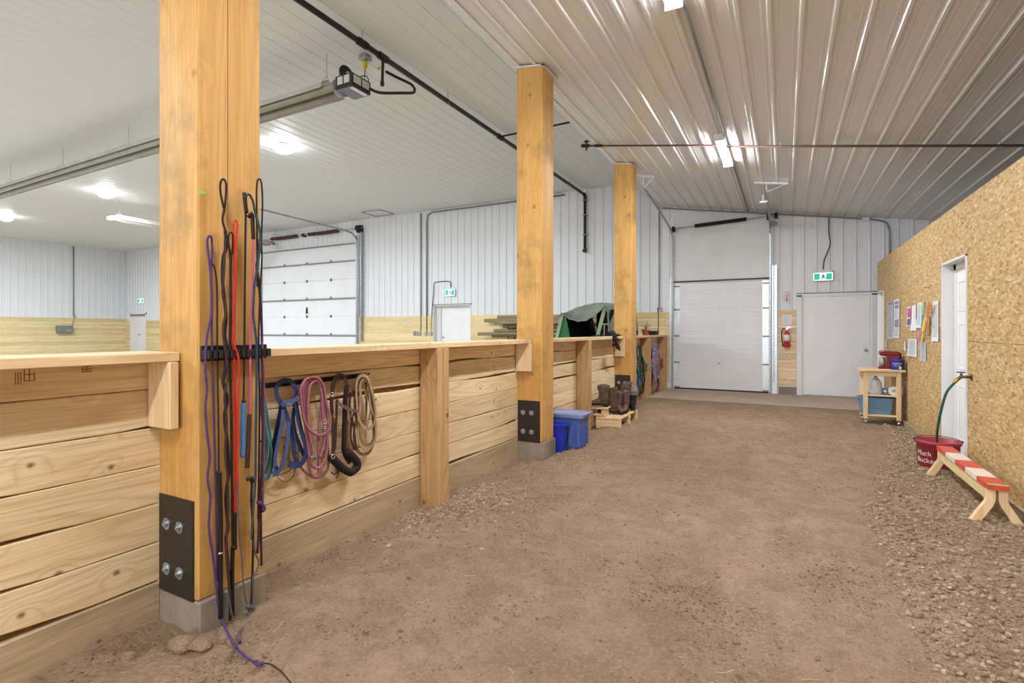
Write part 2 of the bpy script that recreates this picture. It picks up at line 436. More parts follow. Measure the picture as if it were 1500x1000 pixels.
PROF = [(0, 0), (.055, 0), (.061, .003), (.073, .003), (.079, 0), (.098, 0), (.112, .019), (.134, .019), (.148, 0), (.167, 0), (.173, .003), (.185, .003), (.191, 0)]
def ribbed(rects, place, pitch=.2286, h=1., mbx=None):
    """rects: (u0,u1,v0,v1) with v callables of u allowed; place(u,v,n)->point"""
    mb = mbx or MB()
    def hh(u):
        k = (u % pitch) / pitch * .2286
        for (a, b), (c, d) in zip(PROF, PROF[1:] + [(.2286, 0)]):
            if a <= k <= c: return (b + (d - b) * (k - a) / (c - a + 1e-9)) * h
        return 0
    for (u0, u1, v0, v1) in rects:
        us = {u0, u1}; k = math.floor(u0 / pitch)
        while k * pitch < u1:
            for a, b in PROF:
                u = k * pitch + a * pitch / .2286
                if u0 < u < u1: us.add(u)
            k += 1
        us = sorted(us); vs = []
        for u in us:
            a = v0(u) if callable(v0) else v0; b = v1(u) if callable(v1) else v1
            vs += [place(u, a, hh(u)), place(u, b, hh(u))]
        mb.add(vs, [(2 * i, 2 * i + 2, 2 * i + 3, 2 * i + 1) for i in range(len(us) - 1)], .5)
    return mb
# aisle ceiling (slopes down to the right) and arena ceiling (flat, higher)
struct(ribbed([(XL, XRW, YF, YE + .05)], lambda u, v, n: (u, v, ceil_z(u) - n)).build('ceiling', CEILM))
struct(ribbed([(XLW, XL + .02, YF, YE + .05)], lambda u, v, n: (u, v, ZA - n), h=.35).build('ceiling_arena', CEILA))
mb = MB().box(XL - .02, XL, YF, YE, ceil_z(XL) - .03, ZA, b=0); mb.box(XL - .02, XL + .05, YF, YE, ceil_z(XL) - .022, ceil_z(XL) + .01)
struct(mb.build('trim_1', SIDING))
# end wall: corrugated steel above, boards below
WZ = 1.79
def czt(u): return (ZA if u < XL + .01 else ceil_z(u)) + .01
EW = [(XLW, -25.95, WZ, ZA), (-25.95, -24.65, 2.13, ZA), (-24.65, -17.05, WZ, ZA), (-17.05, -12.12, 4.24, ZA),
      (-12.12, -9.19, WZ, ZA), (-9.19, -7.87, 2.10, ZA), (-7.87, XL, WZ, ZA), (XL, -2.30, WZ, czt), (-.27, -.11, 0, czt), (-.11, .22, WZ, czt), (.22, 1.62, 2.09, czt), (1.62, XRW, 0, czt)]
struct(ribbed(EW, lambda u, v, n: (u, YE - n, v)).build('wall_back', SIDING))
def boards(mb, u0, u1, zs, place, gap=.004):
    """horizontal boards between the heights zs, split into lengths"""
    for a, b in zip(zs, zs[1:]):
        place(mb, u0, u1, a + gap / 2 + random.uniform(0, .002), b - gap / 2 - random.uniform(0, .003))
def end_place(mb, u0, u1, a, b): mb.box(u0, u1, YE - .032 - random.uniform(0, .004), YE, a, b, b=.004)
mb = MB(); zs = [.17 + .18 * i for i in range(10)]; zs[-1] = WZ
cuts = [(XLW, -25.95), (-24.65, -21.0), (-21.0, -17.05), (-12.12, -9.19), (-7.87, -5.2), (-5.2, -2.46)]
for u0, u1 in cuts: boards(mb, u0, u1, [0, .17] + zs[1:], end_place)
struct(mb.build('baseboard_back', PALE[0]))
mb = MB(); boards(mb, -2.46, -2.335, zs, end_place); boards(mb, -.11, .22, zs, end_place); 
struct(mb.build('baseboard_back', WHITEW[0]))
struct(MB().box(-.11, .22, YE - .05, YE, 0, .165).build('trim_2', CONC))
# left wall of the arena
mb = ribbed([(YF, YE, WZ + .09, ZA)], lambda u, v, n: (XLW + n, u, v)); struct(mb.build('wall_left', SIDING))
mb = MB(); boards(mb, YF, YE, [0.] + [.17 + .19 * i for i in range(9)] + [WZ + .09], lambda m, u0, u1, a, b: m.box(XLW, XLW + .035, u0, u1, a, b, b=.004))
struct(mb.build('baseboard_left', PALE[1]))
# building's outer right wall and front wall (behind the camera, with a wide open doorway added for fill light)
struct(ribbed([(YF, YE, 0, 3.3)], lambda u, v, n: (XRW - n, u, v)).build('wall_outer', SIDING))
struct(ribbed([(XLW, XL, 0, ZA), (XL, -2.5, 0, czt), (1.3, XRW, 0, czt), (-2.5, 1.3, 3.5, czt)], lambda u, v, n: (u, YF + n, v)).build('wall_front', SIDING))
# OSB partition on the right with two door openings
T = .115; OT = 2.597
mb = MB()
for y0, y1, z0, z1 in ((YF, 1.3, 1.25, OT), (1.3, 3.74, 1.25, OT), (3.74, 6.233, 1.25, OT), (6.233, 7.076, 2.07, OT), (7.076, 8.62, 1.25, OT), (8.62, 10.78, 1.25, OT), (10.78, 11.43, 2.05, OT), (11.43, 11.5, 0, OT),
                       (YF, 1.3, 0, 1.247), (1.3, 3.74, 0, 1.247), (3.74, 6.233, 0, 1.247), (7.076, 8.62, 0, 1.247), (8.62, 10.78, 0, 1.247)):
    mb.box(XO, XO + T, y0 + .0015, y1 - .0015, z0, z1, b=0)
mb.box(XO + T, XRW, 11.5 - T, 11.5, 0, OT)
struct(mb.build('wall_right', OSB))
mb = MB().box(XO - .038, XO - .001, 1.0, 6.2, -.05, .085, b=.004).box(XO - .038, XO - .001, 7.1, 10.75, -.05, .085, b=.004)
struct(mb.build('baseboard_right', GREYW[1]))
# rooms seen through the partition's far opening: a small white lit room
mb = MB().box(XO + T, XO + 2.2, 9.6, 9.63, 0, 2.5).box(XO + 2.2, XO + 2.23, 9.6, 11.38, 0, 2.5).box(XO + T, XO + 2.2, 11.34, 11.38, 0, 2.5).box(XO + T, XO + 2.2, 9.6, 11.38, 2.47, 2.5)
struct(mb.build('wall_room', WHITE))
area(XO + 1.2, 10.6, 2.42, .6, .3, 22, (1, .98, .96))
t = empty('room_ceiling_light', (XO + 1.2, 10.6, 2.43), 'flat white ceiling light in the small bright room beyond the far partition doorway', 'light')
MB().box(XO + .9, XO + 1.5, 10.45, 10.75, 2.43, 2.47, b=.005).build('diffuser', emis('room_lamp', (1, 1, 1, 1), 6), t)

BARK0 = plain('crack_brown', '#5c3d20', .9, 0, .3, 20)
# ================================================================== POSTS
TRIM = plain('white_trim_steel', '#d8d6d4', .4, 0, .04, 3)
def make_post(i, label):
    y = PY[i]; t = empty('timber_post', ((XL + XR) / 2, y + PW / 2, 0), label, 'post', 'timber posts along the half wall')
    zc = ceil_z(XL)
    m = MB().box(XL, XR, y, y + PW, .137, zc + .0, b=.008); m.r = [.37 * (i + 1)] * len(m.v)
    m.build('timber', POSTW[2], t)
    MB().box(XL - .012, XR + .018, y - .004, y + PW + .02, -.3, .137, b=.006).build('concrete_base', CONC, t)
    p = MB().box(-2.604, -2.336, y - .009, y - .001, .134, .584, b=.0015).build('steel_plate', BLACKM, t)
    for bx in (-2.539, -2.436):
        for bz in (.244, .452):
            b = MB().cyl((bx, y - .009, bz), (bx, y - .0125, bz), .028, 20).cyl((bx, y - .0125, bz), (bx, y - .021, bz), .0155, 6).cyl((bx, y - .02, bz), (bx, y - .026, bz), .008, 10)
            b.build('bolt', GALV, p)
    if i:
        m = MB()
        def lip(x): return ceil_z(x) - .035
        m.prism([(XL - .01, lip(XL)), (XR + .035, lip(XR + .035)), (XR + .035, lip(XR + .035) + .015), (XL - .01, lip(XL) + .015)], 1, y - .035, y - .001)
        m.prism([(XR + .001, lip(XR)), (XR + .035, lip(XR + .035)), (XR + .035, lip(XR + .035) + .015), (XR + .001, lip(XR) + .015)], 1, y - .035, y + PW + .035)
        m.build('ceiling_trim', TRIM, t)
    return t
make_post(0, 'nearest thick timber post, with ropes and whips hanging from its black rack')
make_post(1, 'middle thick timber post, standing just in front of the two blue bins')
make_post(2, 'farthest thick timber post, behind the boots on the little pallet')
tag(MB().box(XR - .001, XR + .0006, W(333.3, 100, X=XR).y, W(333.9, 100, X=XR).y, W(333, 330, X=XR).z, 4.0).build('timber_crack', BARK0), 'long thin drying crack down the nearest timber post above the whips', 'crack')
# faded green chalk mark on the nearest post
tag(MB().lathe([(0, 0), (.013, .0004), (.014, .0008), (0, .001)], (XR + .0005, *W(296, 282, X=XR)[1:]), 18, axis=0, sx=1.2, sy=.75).build('paint_mark', plain('green_mark', '#9ccf5a', .8, 0, .1, 60)), 'small pale green paint mark on the nearest timber post above the purple rope', 'paint mark')

# ================================================================== HALF WALL
BARK = plain('bark_brown', '#7c5730', .8, 0, .4, 20)
ZB = [.172, .353, .534, .715, .895, 1.076, 1.209]
def partition(y0, y1, fins, ledge_end, label, open_left=False, near_end=None, brackets=()):
    t = empty('plank_half_wall', (XK - .03, (y0 + y1) / 2, 0), label, 'half wall', 'plank half wall sections')
    m = MB()
    for a, b in zip(ZB, ZB[1:]):
        xf = XK - random.uniform(0, .006); n = max(4, int((y1 - y0) / .04)); sd = random.uniform(0, 50); ring = []
        for k in range(n + 1):
            y = y0 + (y1 - y0) * k / n
            lo = a + .0015 + .055 * max(0, noise.noise(Vector((y * .9, sd, 0))) - .12) + .0015 * noise.noise(Vector((y * 9, sd, 1)))
            hi = b - .0015 - .040 * max(0, noise.noise(Vector((y * 1.0, sd, 5))) - .15) - .0015 * noise.noise(Vector((y * 9, sd, 7)))
            ring += [(XK - .038, y, lo), (xf - .004, y, lo), (xf, y, lo + .004), (xf, y, hi - .004), (xf - .004, y, hi), (XK - .038, y, hi)]
        fs = [(k * 6 + q, k * 6 + (q + 1) % 6, (k + 1) * 6 + (q + 1) % 6, (k + 1) * 6 + q) for k in range(n) for q in range(6)] + [tuple(range(6)), tuple(n * 6 + q for q in range(6))]
        m.add(ring, fs)
    m.build('planks', PINE[1], t)
    MB().box(XK - .045, XK - .0385 + .012, y0 + .002, y1 - .002, .16, 1.208).build('bark_backing', BARK, t)
    MB().box(XK - .04, XK + .004, y0, y1, -.15, .167, b=.006).build('kickboard', GREYW[1], t)
    MB().box(-2.74, -2.442, y0 - near_end[0] if near_end else y0, ledge_end, 1.2095, 1.252, b=.004).build('ledge', WHITEW[1], t)
    for k, (fa, fb) in enumerate(fins):
        m = MB()
        mid = (fa + fb) / 2
        m.box(XK + .005, -2.426, fa, mid - .001, -.12, 1.208, b=.004).box(XK + .005, -2.424, mid + .001, fb, -.12, 1.208, b=.004)
        m.build('stud', STUDW[2], t)
    for (ba, bb) in brackets:
        MB().box(XK + .005, -2.427, ba, bb, .905, 1.208, b=.004).build('bracket', WHITEW[2], t)
    return t
partition(-2.6, PY[0] - .001, [], PY[0] - .003, 'plank half wall section nearest the camera, left of the rope post', brackets=[(PY[0] - .056, PY[0] - .016)])
partition(PY[0] + PW + .015, PY[1] - .001, [(3.317, 3.466)], PY[1] - .003, 'plank half wall section with the hanging halters, between nearest and middle posts', brackets=[(PY[1] - .056, PY[1] - .016)])
partition(PY[1] + PW + .03, PY[2] - .001, [(6.856, 6.984)], PY[2] - .003, 'plank half wall section behind the blue bins, between middle and farthest posts', brackets=[(PY[2] - .056, PY[2] - .016)])
partition(PY[2] + PW + .03, YE - .045, [(10.50, 10.67), (12.15, 12.27)], YE - .045, 'short plank half wall section beyond the farthest post, with potted plants on its ledge')

for (u, v, w_, h_, lab) in ((43, 549, .030, .050, 'left'), (37, 552, .010, .045, ''), (127, 541, .030, .022, 'right'), (127, 552, .030, .018, '')):
    if not lab: continue
    p = W(u, v, X=XK); m = MB()
    for k in range(3): m.box(XK - .001, XK + .0008, p.y - w_ / 2, p.y + w_ / 2, p.z + h_ * (k / 2 - .5), p.z + h_ * (k / 2 - .5) + .004)
    for k in (-1, 0, 1): m.box(XK - .001, XK + .0008, p.y + k * w_ / 2 - .002, p.y + k * w_ / 2 + .002, p.z - h_ / 2, p.z + h_ / 2 - (.015 if k == 1 else 0))
    for k in range(3): m.box(XK - .001, XK + .0008, p.y - w_ * .9 - k * .008, p.y - w_ * .9 - k * .008 + .003, p.z - h_ / 2 - .01, p.z + h_ / 4) if lab == 'left' else None
    tag(m.build('grade_stamp', plain('stamp_ink', '#96703f', .9)), '%s one of the two small brown stamp marks under the nearest ledge' % lab, 'stamp mark', 'stamp marks on the top plank')
# ================================================================== DOORS OF THE END WALL
GROOVE = plain('door_panel_white', '#e6e5e8', .42, 0, .03, 2)
def overhead_door(name, x0, x1, h, n, stile, struts, micro):
    t = empty(name, ((x0 + x1) / 2, YE + .05, 0), kind='structure')
    sh = h / n
    for k in range(n):
        z0, z1 = k * sh + .002, (k + 1) * sh - .002; m = MB(); yy = YE + .035
        pts = [(yy + .04, z0), (yy + .006, z0), (yy, z0 + .008)]; z = z0 + micro
        while z < z1 - .03 and micro < sh:
            pts += [(yy, z - .006), (yy + .005, z - .003), (yy + .005, z + .003), (yy, z + .006)]; z += micro
        pts += [(yy, z1 - .008), (yy + .006, z1), (yy + .04, z1)]
        m.prism(pts, 0, x0, x1); p = m.build('door_panel', GROOVE, t)
        m = MB()
        for sx in (x0 + stile / 2, x1 - stile / 2): m.box(sx - stile / 2, sx + stile / 2, yy - .003, yy + .01, z0, z1, b=.001)
        m.build('end_stile', BRIGHT if stile > .1 else GALV, p)
    if struts:
        for k in range(1, n + 1):
            if k in struts: MB().box(x0, x1, YE - .03, YE + .034, k * sh - .045 - (.05 if k == n else 0), k * sh - .012 - (.05 if k == n else 0), b=.004).build('reinforcing_strut', GALVD, t)
    return t
# small door at the aisle's end
d = overhead_door('door_1', -2.275, -.30, 2.46, 4, .125, None, .105)
for zz, big in ((1.845, 1), (1.23, 1), (.615, 0)):
    x = -1.28 - .02
    m = MB()
    if big: m.lathe([(0, -.002), (.055, -.002), (.055, .002), (0, .004)], (x, YE + .033, zz), 20, axis=1, sx=.55, sy=1.35)
    m.box(x - .04, x + .04, YE + .02, YE + .03, zz - .006, zz + .006, b=.002).box(x - .01, x + .01, YE + .01, YE + .03, zz - .02, zz + .02, b=.003)
    m.build('hinge', WHITE if big else GALV, d)
for zz in (.05, .62, 1.23, 1.84, 2.38):
    MB().box(-.42, -.28, YE + .02, YE + .032, zz - .02, zz + .012, b=.002).cyl((-.32, YE + .018, zz), (-.26, YE + .018, zz), .02, 12).build('roller_hinge', GALVD, d)
    MB().box(-2.28, -2.15, YE + .02, YE + .032, zz - .02, zz + .012, b=.002).cyl((-2.3, YE + .018, zz), (-2.25, YE + .018, zz), .02, 12).build('roller_hinge', GALVD, d)
MB().box(-2.275, -.30, YE + .03, YE + .07, -.01, .03).build('bottom_seal', BLACK, d)
MB().box(-2.28, -.29, YE - .045, YE - .018, 2.462, 2.492, b=.004).build('top_bar', RUST, d)
struct(MB().box(-2.45, -2.335, YE - .02, YE, 0, ceil_z(XL) - 2.2, b=.004).box(-2.335, -2.275, YE - .01, YE + .09, 0, 2.6).box(-.30, -.25, YE - .01, YE + .09, 0, 2.6).build('trim_3', WHITE))
# blank white sheet above the door
m = MB(); n = 40; vs = []
for i in range(n + 1):
    x = -2.30 + 2.03 * i / n
    for j in range(n + 1):
        z0 = 2.44; z1 = ceil_z(x) + .01; z = z0 + (z1 - z0) * j / n
        vs.append((x, YE - .012 + .010 * noise.noise(Vector((x * 1.6, z * 2.2, 4))), z))
m.add(vs, [(i * (n + 1) + j, (i + 1) * (n + 1) + j, (i + 1) * (n + 1) + j + 1, i * (n + 1) + j + 1) for i in range(n) for j in range(n)])
tag(m.build('insulation_sheet', VINYL, sm=True), 'smooth white sheet covering the wall above the closed door at the aisle end', 'wall sheet')
# tracks, shaft and spring of that door
t = empty('door_track', (-1.28, YE - .06, 0), 'galvanized tracks, shaft and spring around the aisle overhead door', 'door track')
def cpath(pts, w=.055, d=.03, th=.004):
    return pts
def track(pts, name='track_rail', side=1, mat=GALV):
    m = MB(); m.sweep(pts, [(-.025, -.016), (.025, -.016), (.025, -.010), (-.018, -.010), (-.018, .010), (.012, .010), (.012, .016), (-.025, .016)], (side, 0, .001)); return m.build(name, mat, t)
lt = [(-2.30, YE - .05, .02), (-2.30, YE - .05, 1.5), (-2.30, YE - .05, 3.50), (-2.30, YE - .10, 3.60), (-2.30, YE - .3, 3.68), (-2.30, 10.6, 3.88), (-2.30, 9.5, 4.0)]
track(lt); rt = [(-.27, YE - .05, .02), (-.27, YE - .05, 3.42), (-.27, YE - .10, 3.55), (-.27, YE - .3, 3.63), (-.27, 10.6, 3.70), (-.27, 9.75, 3.74)]
track(rt)
MB().box(-.235, -.14, YE - .045, YE - .04, 0, 2.75, b=.001).box(-.24, -.236, YE - .09, YE - .04, 0, 2.75, b=.001).build('angle_iron', BRIGHT, t)
MB().box(-2.37, -2.325, YE - .045, YE - .04, 0, 2.55, b=.001).build('angle_iron', BRIGHT, t)
MB().cyl((-2.36, YE - .1, 3.70), (-.1, YE - .1, 3.80), .012, 12).build('spring_shaft', GALV, t)
m = MB(); hx = []
for k in range(1100):
    a = k / 14 * 2 * PI; x = -1.80 + 1.07 * k / 1100; hx.append((x, YE - .1 + .034 * math.cos(a), 3.725 + .047 * (x + 1.8) / 1.07 + .034 * math.sin(a)))
m.tube(hx, .008, 5); m.cyl((-1.80, YE - .1, 3.725), (-.73, YE - .1, 3.772), .026, 12); m.build('torsion_spring', BLACK, t, sm=True)
for x, z in ((-2.27, 3.705), (-.30, 3.79), (-.16, 3.80)):
    MB().lathe([(0, -.03), (.05, -.03), (.055, -.012), (.04, 0), (.055, .012), (.05, .03), (0, .03)], (x, YE - .1, z), 18, axis=0).box(x - .035, x + .035, YE - .09, YE - .02, z - .07, z + .03, b=.004).build('cable_drum', BLACK, t)
m = MB(); zz = 3.6; k = 0
while zz > .25:
    m.box(-.20 - (.006 if k % 2 else .003), -.20 + (.006 if k % 2 else .003), YE - .125, YE - .115, zz - .03, zz, b=.002); zz -= .034; k += 1
m.cyl((-.2, YE - .16, 3.63), (-.2, YE - .08, 3.63), .06, 16); m.build('hoist_chain', GALVD, t)
for x0, x1, y, zt in ((-.46, .05, 9.75, 3.74), (-2.45, -2.1, 9.5, 4.0)):
    zc = min(ceil_z(x0), ceil_z(x1)) - .035
    m = MB(); m.sweep([(x0, y, ceil_z(x0) - .03), (x1, y, ceil_z(x1) - .03)], [(-.004, -.02), (.004, -.02), (.004, .02), (-.004, .02)], (0, 0, 1)); m.box(x0, x1, y - .02, y + .02, 0, 0) if False else None
    m.cyl((-.27 if x0 > -1 else -2.3, y, zt), (-.27 if x0 > -1 else -2.3, y, ceil_z(-.27 if x0 > -1 else -2.3) - .02), .012, 8)
    m.cyl((-.27 if x0 > -1 else -2.3, y, zt - .03), (x1, y, ceil_z(x1) - .03), .009, 8)
    m.build('ceiling_hanger', BRIGHT, t)
MB().box(-.40, -.27, 10.3, 10.33, 3.66, 3.69, b=.003).cyl((-.34, 10.31, 3.69), (-.34, 10.31, 3.80), .02, 10).build('bumper', BRIGHT, t)
# white man door at the right
d = empty('door_2', (.93, YE + .06, 0), kind='structure')
m = MB().box(.22, .325, YE - .03, YE + .1, 0, 2.09, b=.004).box(1.525, 1.63, YE - .03, YE + .1, 0, 2.09, b=.004).box(.22, 1.63, YE - .03, YE + .1, 2.055, 2.115, b=.004)
m.box(.325, .345, YE - .0, YE + .1, 0, 2.055, b=.002).box(1.505, 1.525, YE - .0, YE + .1, 0, 2.055, b=.002)
m.build('door_frame', WHITE, d)
p = MB().box(.348, 1.50, YE + .012, YE + .055, .012, 2.048, b=.004).build('door_panel', WDOOR, d)
m = MB().lathe([(0, 0), (.033, 0), (.033, .006), (.012, .012), (.012, .035), (.024, .042), (.029, .055), (.024, .068), (0, .072)], (1.425, YE + .012, .965), 20, axis=1)
for v in m.v: v.y = 2 * (YE + .012) - v.y
m.build('door_knob', CHROME, p, sm=True)
MB().box(.345, 1.505, YE - .01, YE + .08, -.01, .012).build('threshold', GALVD, d)
struct(MB().box(.22, 1.63, YE - .035, YE - .005, 2.115, 2.135, b=.003).build('trim_4', GALVD))
# arena man door (deep reveal) and far arena double door
d = empty('door_3', (-8.53, YE + .1, 0), kind='structure')
MB().box(-9.19, -9.17, YE - .02, YE + .2, 0, 2.10).box(-7.89, -7.87, YE - .02, YE + .2, 0, 2.10).box(-9.19, -7.87, YE - .02, YE + .2, 2.08, 2.10).box(-9.17, -9.02, YE + .15, YE + .2, 0, 2.08).box(-9.02, -7.89, YE + .15, YE + .2, 2.03, 2.08).build('door_frame', WHITE, d)
p = MB().box(-9.01, -7.9, YE + .165, YE + .2, .01, 2.03, b=.004).build('door_panel', WDOOR, d)
MB().sphere((-8.93, YE + .12, 1.0), .035, 12).cyl((-8.93, YE + .12, 1.0), (-8.93, YE + .17, 1.0), .015, 10).sphere((-8.93, YE + .14, 1.15), .03, 10).build('door_knob', CHROME, p, sm=True)
struct(MB().box(-9.22, -7.84, YE - .03, YE - .0, 2.10, 2.125, b=.003).build('trim_5', GALVD))
d = empty('door_4', (-25.3, YE + .05, 0), kind='structure')
MB().box(-25.95, -25.88, YE - .04, YE + .06, 0, 2.13, b=.004).box(-24.72, -24.65, YE - .04, YE + .06, 0, 2.13, b=.004).box(-25.95, -24.65, YE - .04, YE + .06, 2.07, 2.13, b=.004).build('door_frame', WHITE, d)
for a, b in ((-25.88, -25.31), (-25.29, -24.72)): MB().box(a, b, YE + .01, YE + .05, .01, 2.07, b=.003).build('door_panel', WDOOR, d)
MB().sphere((-25.24, YE - .02, 1.18), .04, 10).cyl((-25.24, YE - .02, 1.18), (-25.24, YE + .01, 1.18), .015, 8).build('door_knob', CHROME, d)
MB().box(-25.9, -24.7, YE - .06, YE - .04, 2.0, 2.06, b=.004).build('door_closer', GALVD, d)
# white door in the partition, and open white door of the far opening
d = empty('door_5', (XO + .08, 6.65, 0), kind='structure')
MB().box(XO - .012, XO + T, 6.233, 6.252, 0, 2.07).box(XO - .012, XO + T, 7.057, 7.076, 0, 2.07).box(XO - .012, XO + T, 6.233, 7.076, 2.05, 2.07).box(XO + .088, XO + T, 6.98, 7.057, 0, 2.05).box(XO + .088, XO + T, 6.252, 7.057, 1.99, 2.05).build('door_frame', WHITE, d)
m = MB().box(XO + .095, XO + .13, 6.254, 6.978, .01, 1.99, b=.003)
p = m.build('door_panel', WDOOR, d)
m = MB()
for z0, z1 in ((.22, .78), (.95, 1.42), (1.55, 1.86)):
    for y0, y1 in ((6.33, 6.58), (6.65, 6.90)):
        for q in ((y0, y1, z0, z0 + .014), (y0, y1, z1 - .014, z1), (y0, y0 + .014, z0, z1), (y1 - .014, y1, z0, z1)): m.box(XO + .088, XO + .096, *q, b=.003)
        m.box(XO + .091, XO + .096, y0 + .03, y1 - .03, z0 + .03, z1 - .03, b=.003)
m.build('raised_moulding', WDOOR, p)
MB().box(XO + .088, XO + .096, 6.27, 6.34, .97, 1.0, b=.002).build('latch_plate', GALV, p)
d = empty('door_6', (XO + .06, 11.1, 0), kind='structure')
MB().box(XO - .01, XO + T, 10.78, 10.80, 0, 2.05).box(XO - .01, XO + T, 11.41, 11.43, 0, 2.05).box(XO - .01, XO + T, 10.78, 11.43, 2.03, 2.05).build('door_frame', WHITE, d)
p = MB().box(XO + .07, XO + .105, 10.80, 11.41, .01, 2.03, b=.003).build('door_panel', WHITE, d)
for zz in (1.72, .95, .3): MB().cyl((XO + .062, 10.812, zz - .045), (XO + .062, 10.812, zz + .045), .008, 8).box(XO + .06, XO + .07, 10.802, 10.84, zz - .04, zz + .04).build('hinge', GALVD, p)
# big arena overhead door
d = overhead_door('door_7', -17.05, -12.21, 4.27, 7, .10, (1, 2, 4, 6, 7), 9)
for zz in (1.22, 1.83, 2.44, 3.05, 3.66):
    for x in (-15.75, -14.60, -13.44):
        MB().box(x - .05, x + .05, YE + .0, YE + .034, zz - .012, zz + .012, b=.004).box(x - .014, x + .014, YE - .012, YE + .034, zz - .05, zz + .05, b=.004).build('hinge', GALVD, d)
MB().box(-14.64, -14.57, YE, YE + .03, 2.03, 2.10, b=.004).prism([(-14.66, 1.93), (-14.63, 1.93), (-14.605, 2.05), (-14.58, 1.93), (-14.55, 1.93), (-14.59, 2.16), (-14.62, 2.16)], 1, YE + .01, YE + .03).build('lock_handle', BLACKM, d)
t = empty('door_track', (-14.6, YE - .08, 0), 'galvanized tracks, shaft and springs around the big arena overhead door', 'door track')
MB().box(-12.12, -11.93, YE - .03, YE - .0, 0, 4.50, b=.002).box(-12.20, -12.13, YE - .10, YE - .09, 0, 4.4, b=.002).box(-11.97, -11.93, YE - .14, YE - .03, 1.0, 4.50, b=.002).build('angle_iron', GALV, t)
track([(-12.17, YE - .06, .1), (-12.17, YE - .06, 4.16), (-12.17, YE - .12, 4.34), (-12.17, YE - .28, 4.46), (-12.17, YE - .5, 4.49), (-12.17, 9.5, 4.53), (-12.17, 7.4, 4.56)])
track([(-17.1, YE - .06, .1), (-17.1, YE - .06, 4.16), (-17.1, YE - .12, 4.34), (-17.1, YE - .28, 4.46), (-17.1, YE - .5, 4.49), (-17.1, 9.5, 4.53)])
MB().cyl((-17.2, YE - .12, 4.63), (-11.85, YE - .12, 4.63), .014, 10).build('spring_shaft', GALV, t)
for a, b in ((-16.26, -14.92), (-14.35, -12.95)):
    m = MB(); hx = []
    for k in range(900):
        q = k / 12 * 2 * PI; x = a + (b - a) * k / 900; hx.append((x, YE - .12 + .05 * math.cos(q), 4.63 + .05 * math.sin(q) - .012 * math.sin(PI * k / 900)))
    m.tube(hx, .011, 5); m.cyl((a, YE - .12, 4.625), (b, YE - .12, 4.625), .04, 12); m.build('torsion_spring', RUST, t, sm=True)
MB().sphere((-14.63, YE - .12, 4.63), .06, 10).box(-14.69, -14.57, YE - .1, YE - .01, 4.58, 4.68, b=.01).build('center_bracket', BLACK, t)
for x in (-12.05, -17.15): MB().lathe([(0, -.09), (.09, -.09), (.10, -.05), (.075, 0), (.10, .05), (.09, .09), (0, .09)], (x, YE - .12, 4.63), 18, axis=0).box(x - .12, x + .1, YE - .11, YE - .01, 4.5, 4.72, b=.008).build('cable_drum', BLACK, t)

# ================================================================== SIGNS, CONDUITS, BOXES ON THE END WALL
EXITG = emis('exit_green', lin('#12b8a0'), .55); EXITW = emis('exit_white', (1, 1, 1, 1), 1.0); EXITD = plain('sign_dark_green', '#0b7f6c', .5)
def exit_sign(x, z, w, h, label, y=YE - .02, mini=False, M=None):
    t = empty('exit_sign', (x, y, z), label, 'exit sign')
    def fin(m, nm, mt, par=t):
        if M is not None:
            for v in m.v: v[:] = (M @ (v - Vector((x, y, z)))) + Vector((x, y, z))
        return m.build(nm, mt, par)
    fin(MB().box(x - w / 2 - .012, x + w / 2 + .012, y - .05, y, z - h / 2 - .012, z + h / 2 + .012, b=.006), 'housing', WHITE)
    f = fin(MB().box(x - w / 2, x + w / 2, y - .053, y - .049, z - h / 2, z + h / 2, b=.002), 'face', EXITW)
    pw = w * .30
    for s in (-1, 1): fin(MB().box(x + s * (w / 2 - .012) , x + s * (w / 2 - .012 - pw), y - .056, y - .052, z - h / 2 + .014, z + h / 2 - .014, b=.001), 'green_field', EXITG, f)
    u = h / 2; yy = y - .056
    m = MB(); m.lathe([(0, -.001), (u * .16, -.001), (u * .16, .001), (0, .001)], (x - u * .02, yy, z + u * .55), 12, axis=1)
    def limb(pts, r):
        for a, b in zip(pts, pts[1:]): m.sweep([(x + a[0] * u, yy, z + a[1] * u), (x + b[0] * u, yy, z + b[1] * u)], [(-r, -.001), (r, -.001), (r, .001), (-r, .001)], (0, 1, 0))
    limb([(0, .35), (.12, -.05)], .016); limb([(0, .30), (-.28, .22), (-.4, .0)], .008); limb([(.03, .30), (.28, .12), (.45, .2)], .008)
    limb([(.1, -.02), (-.1, -.35), (-.35, -.72)], .010); limb([(.13, -.05), (.35, -.4), (.75, -.38)], .010)
    fin(m, 'running_figure', EXITD, f)
    return t
exit_sign(.695, 2.455, .34, .155, 'green and white running figure exit sign above the white door at the aisle end')
exit_sign(-8.55, 2.45, .33, .19, 'green and white running figure exit sign above the arena man door in the end wall')
exit_sign(-25.0, 2.66, .42, .2, 'small far exit sign above the double door at the arena far left corner')
for x, z, lab in ((.545, 2.54, 'small round hook screwed left above the aisle exit sign'), (.875, 2.56, 'small round hook screwed right above the aisle exit sign')):
    m = MB(); m.tube([(x + .016 * math.cos(a * PI / 8), YE - .045, z + .016 * math.sin(a * PI / 8)) for a in range(16)], .004, 6, closed=True); m.cyl((x, YE, z), (x, YE - .03, z), .006, 8); tag(m.build('wall_hook', GALV, sm=True), lab, 'hook')
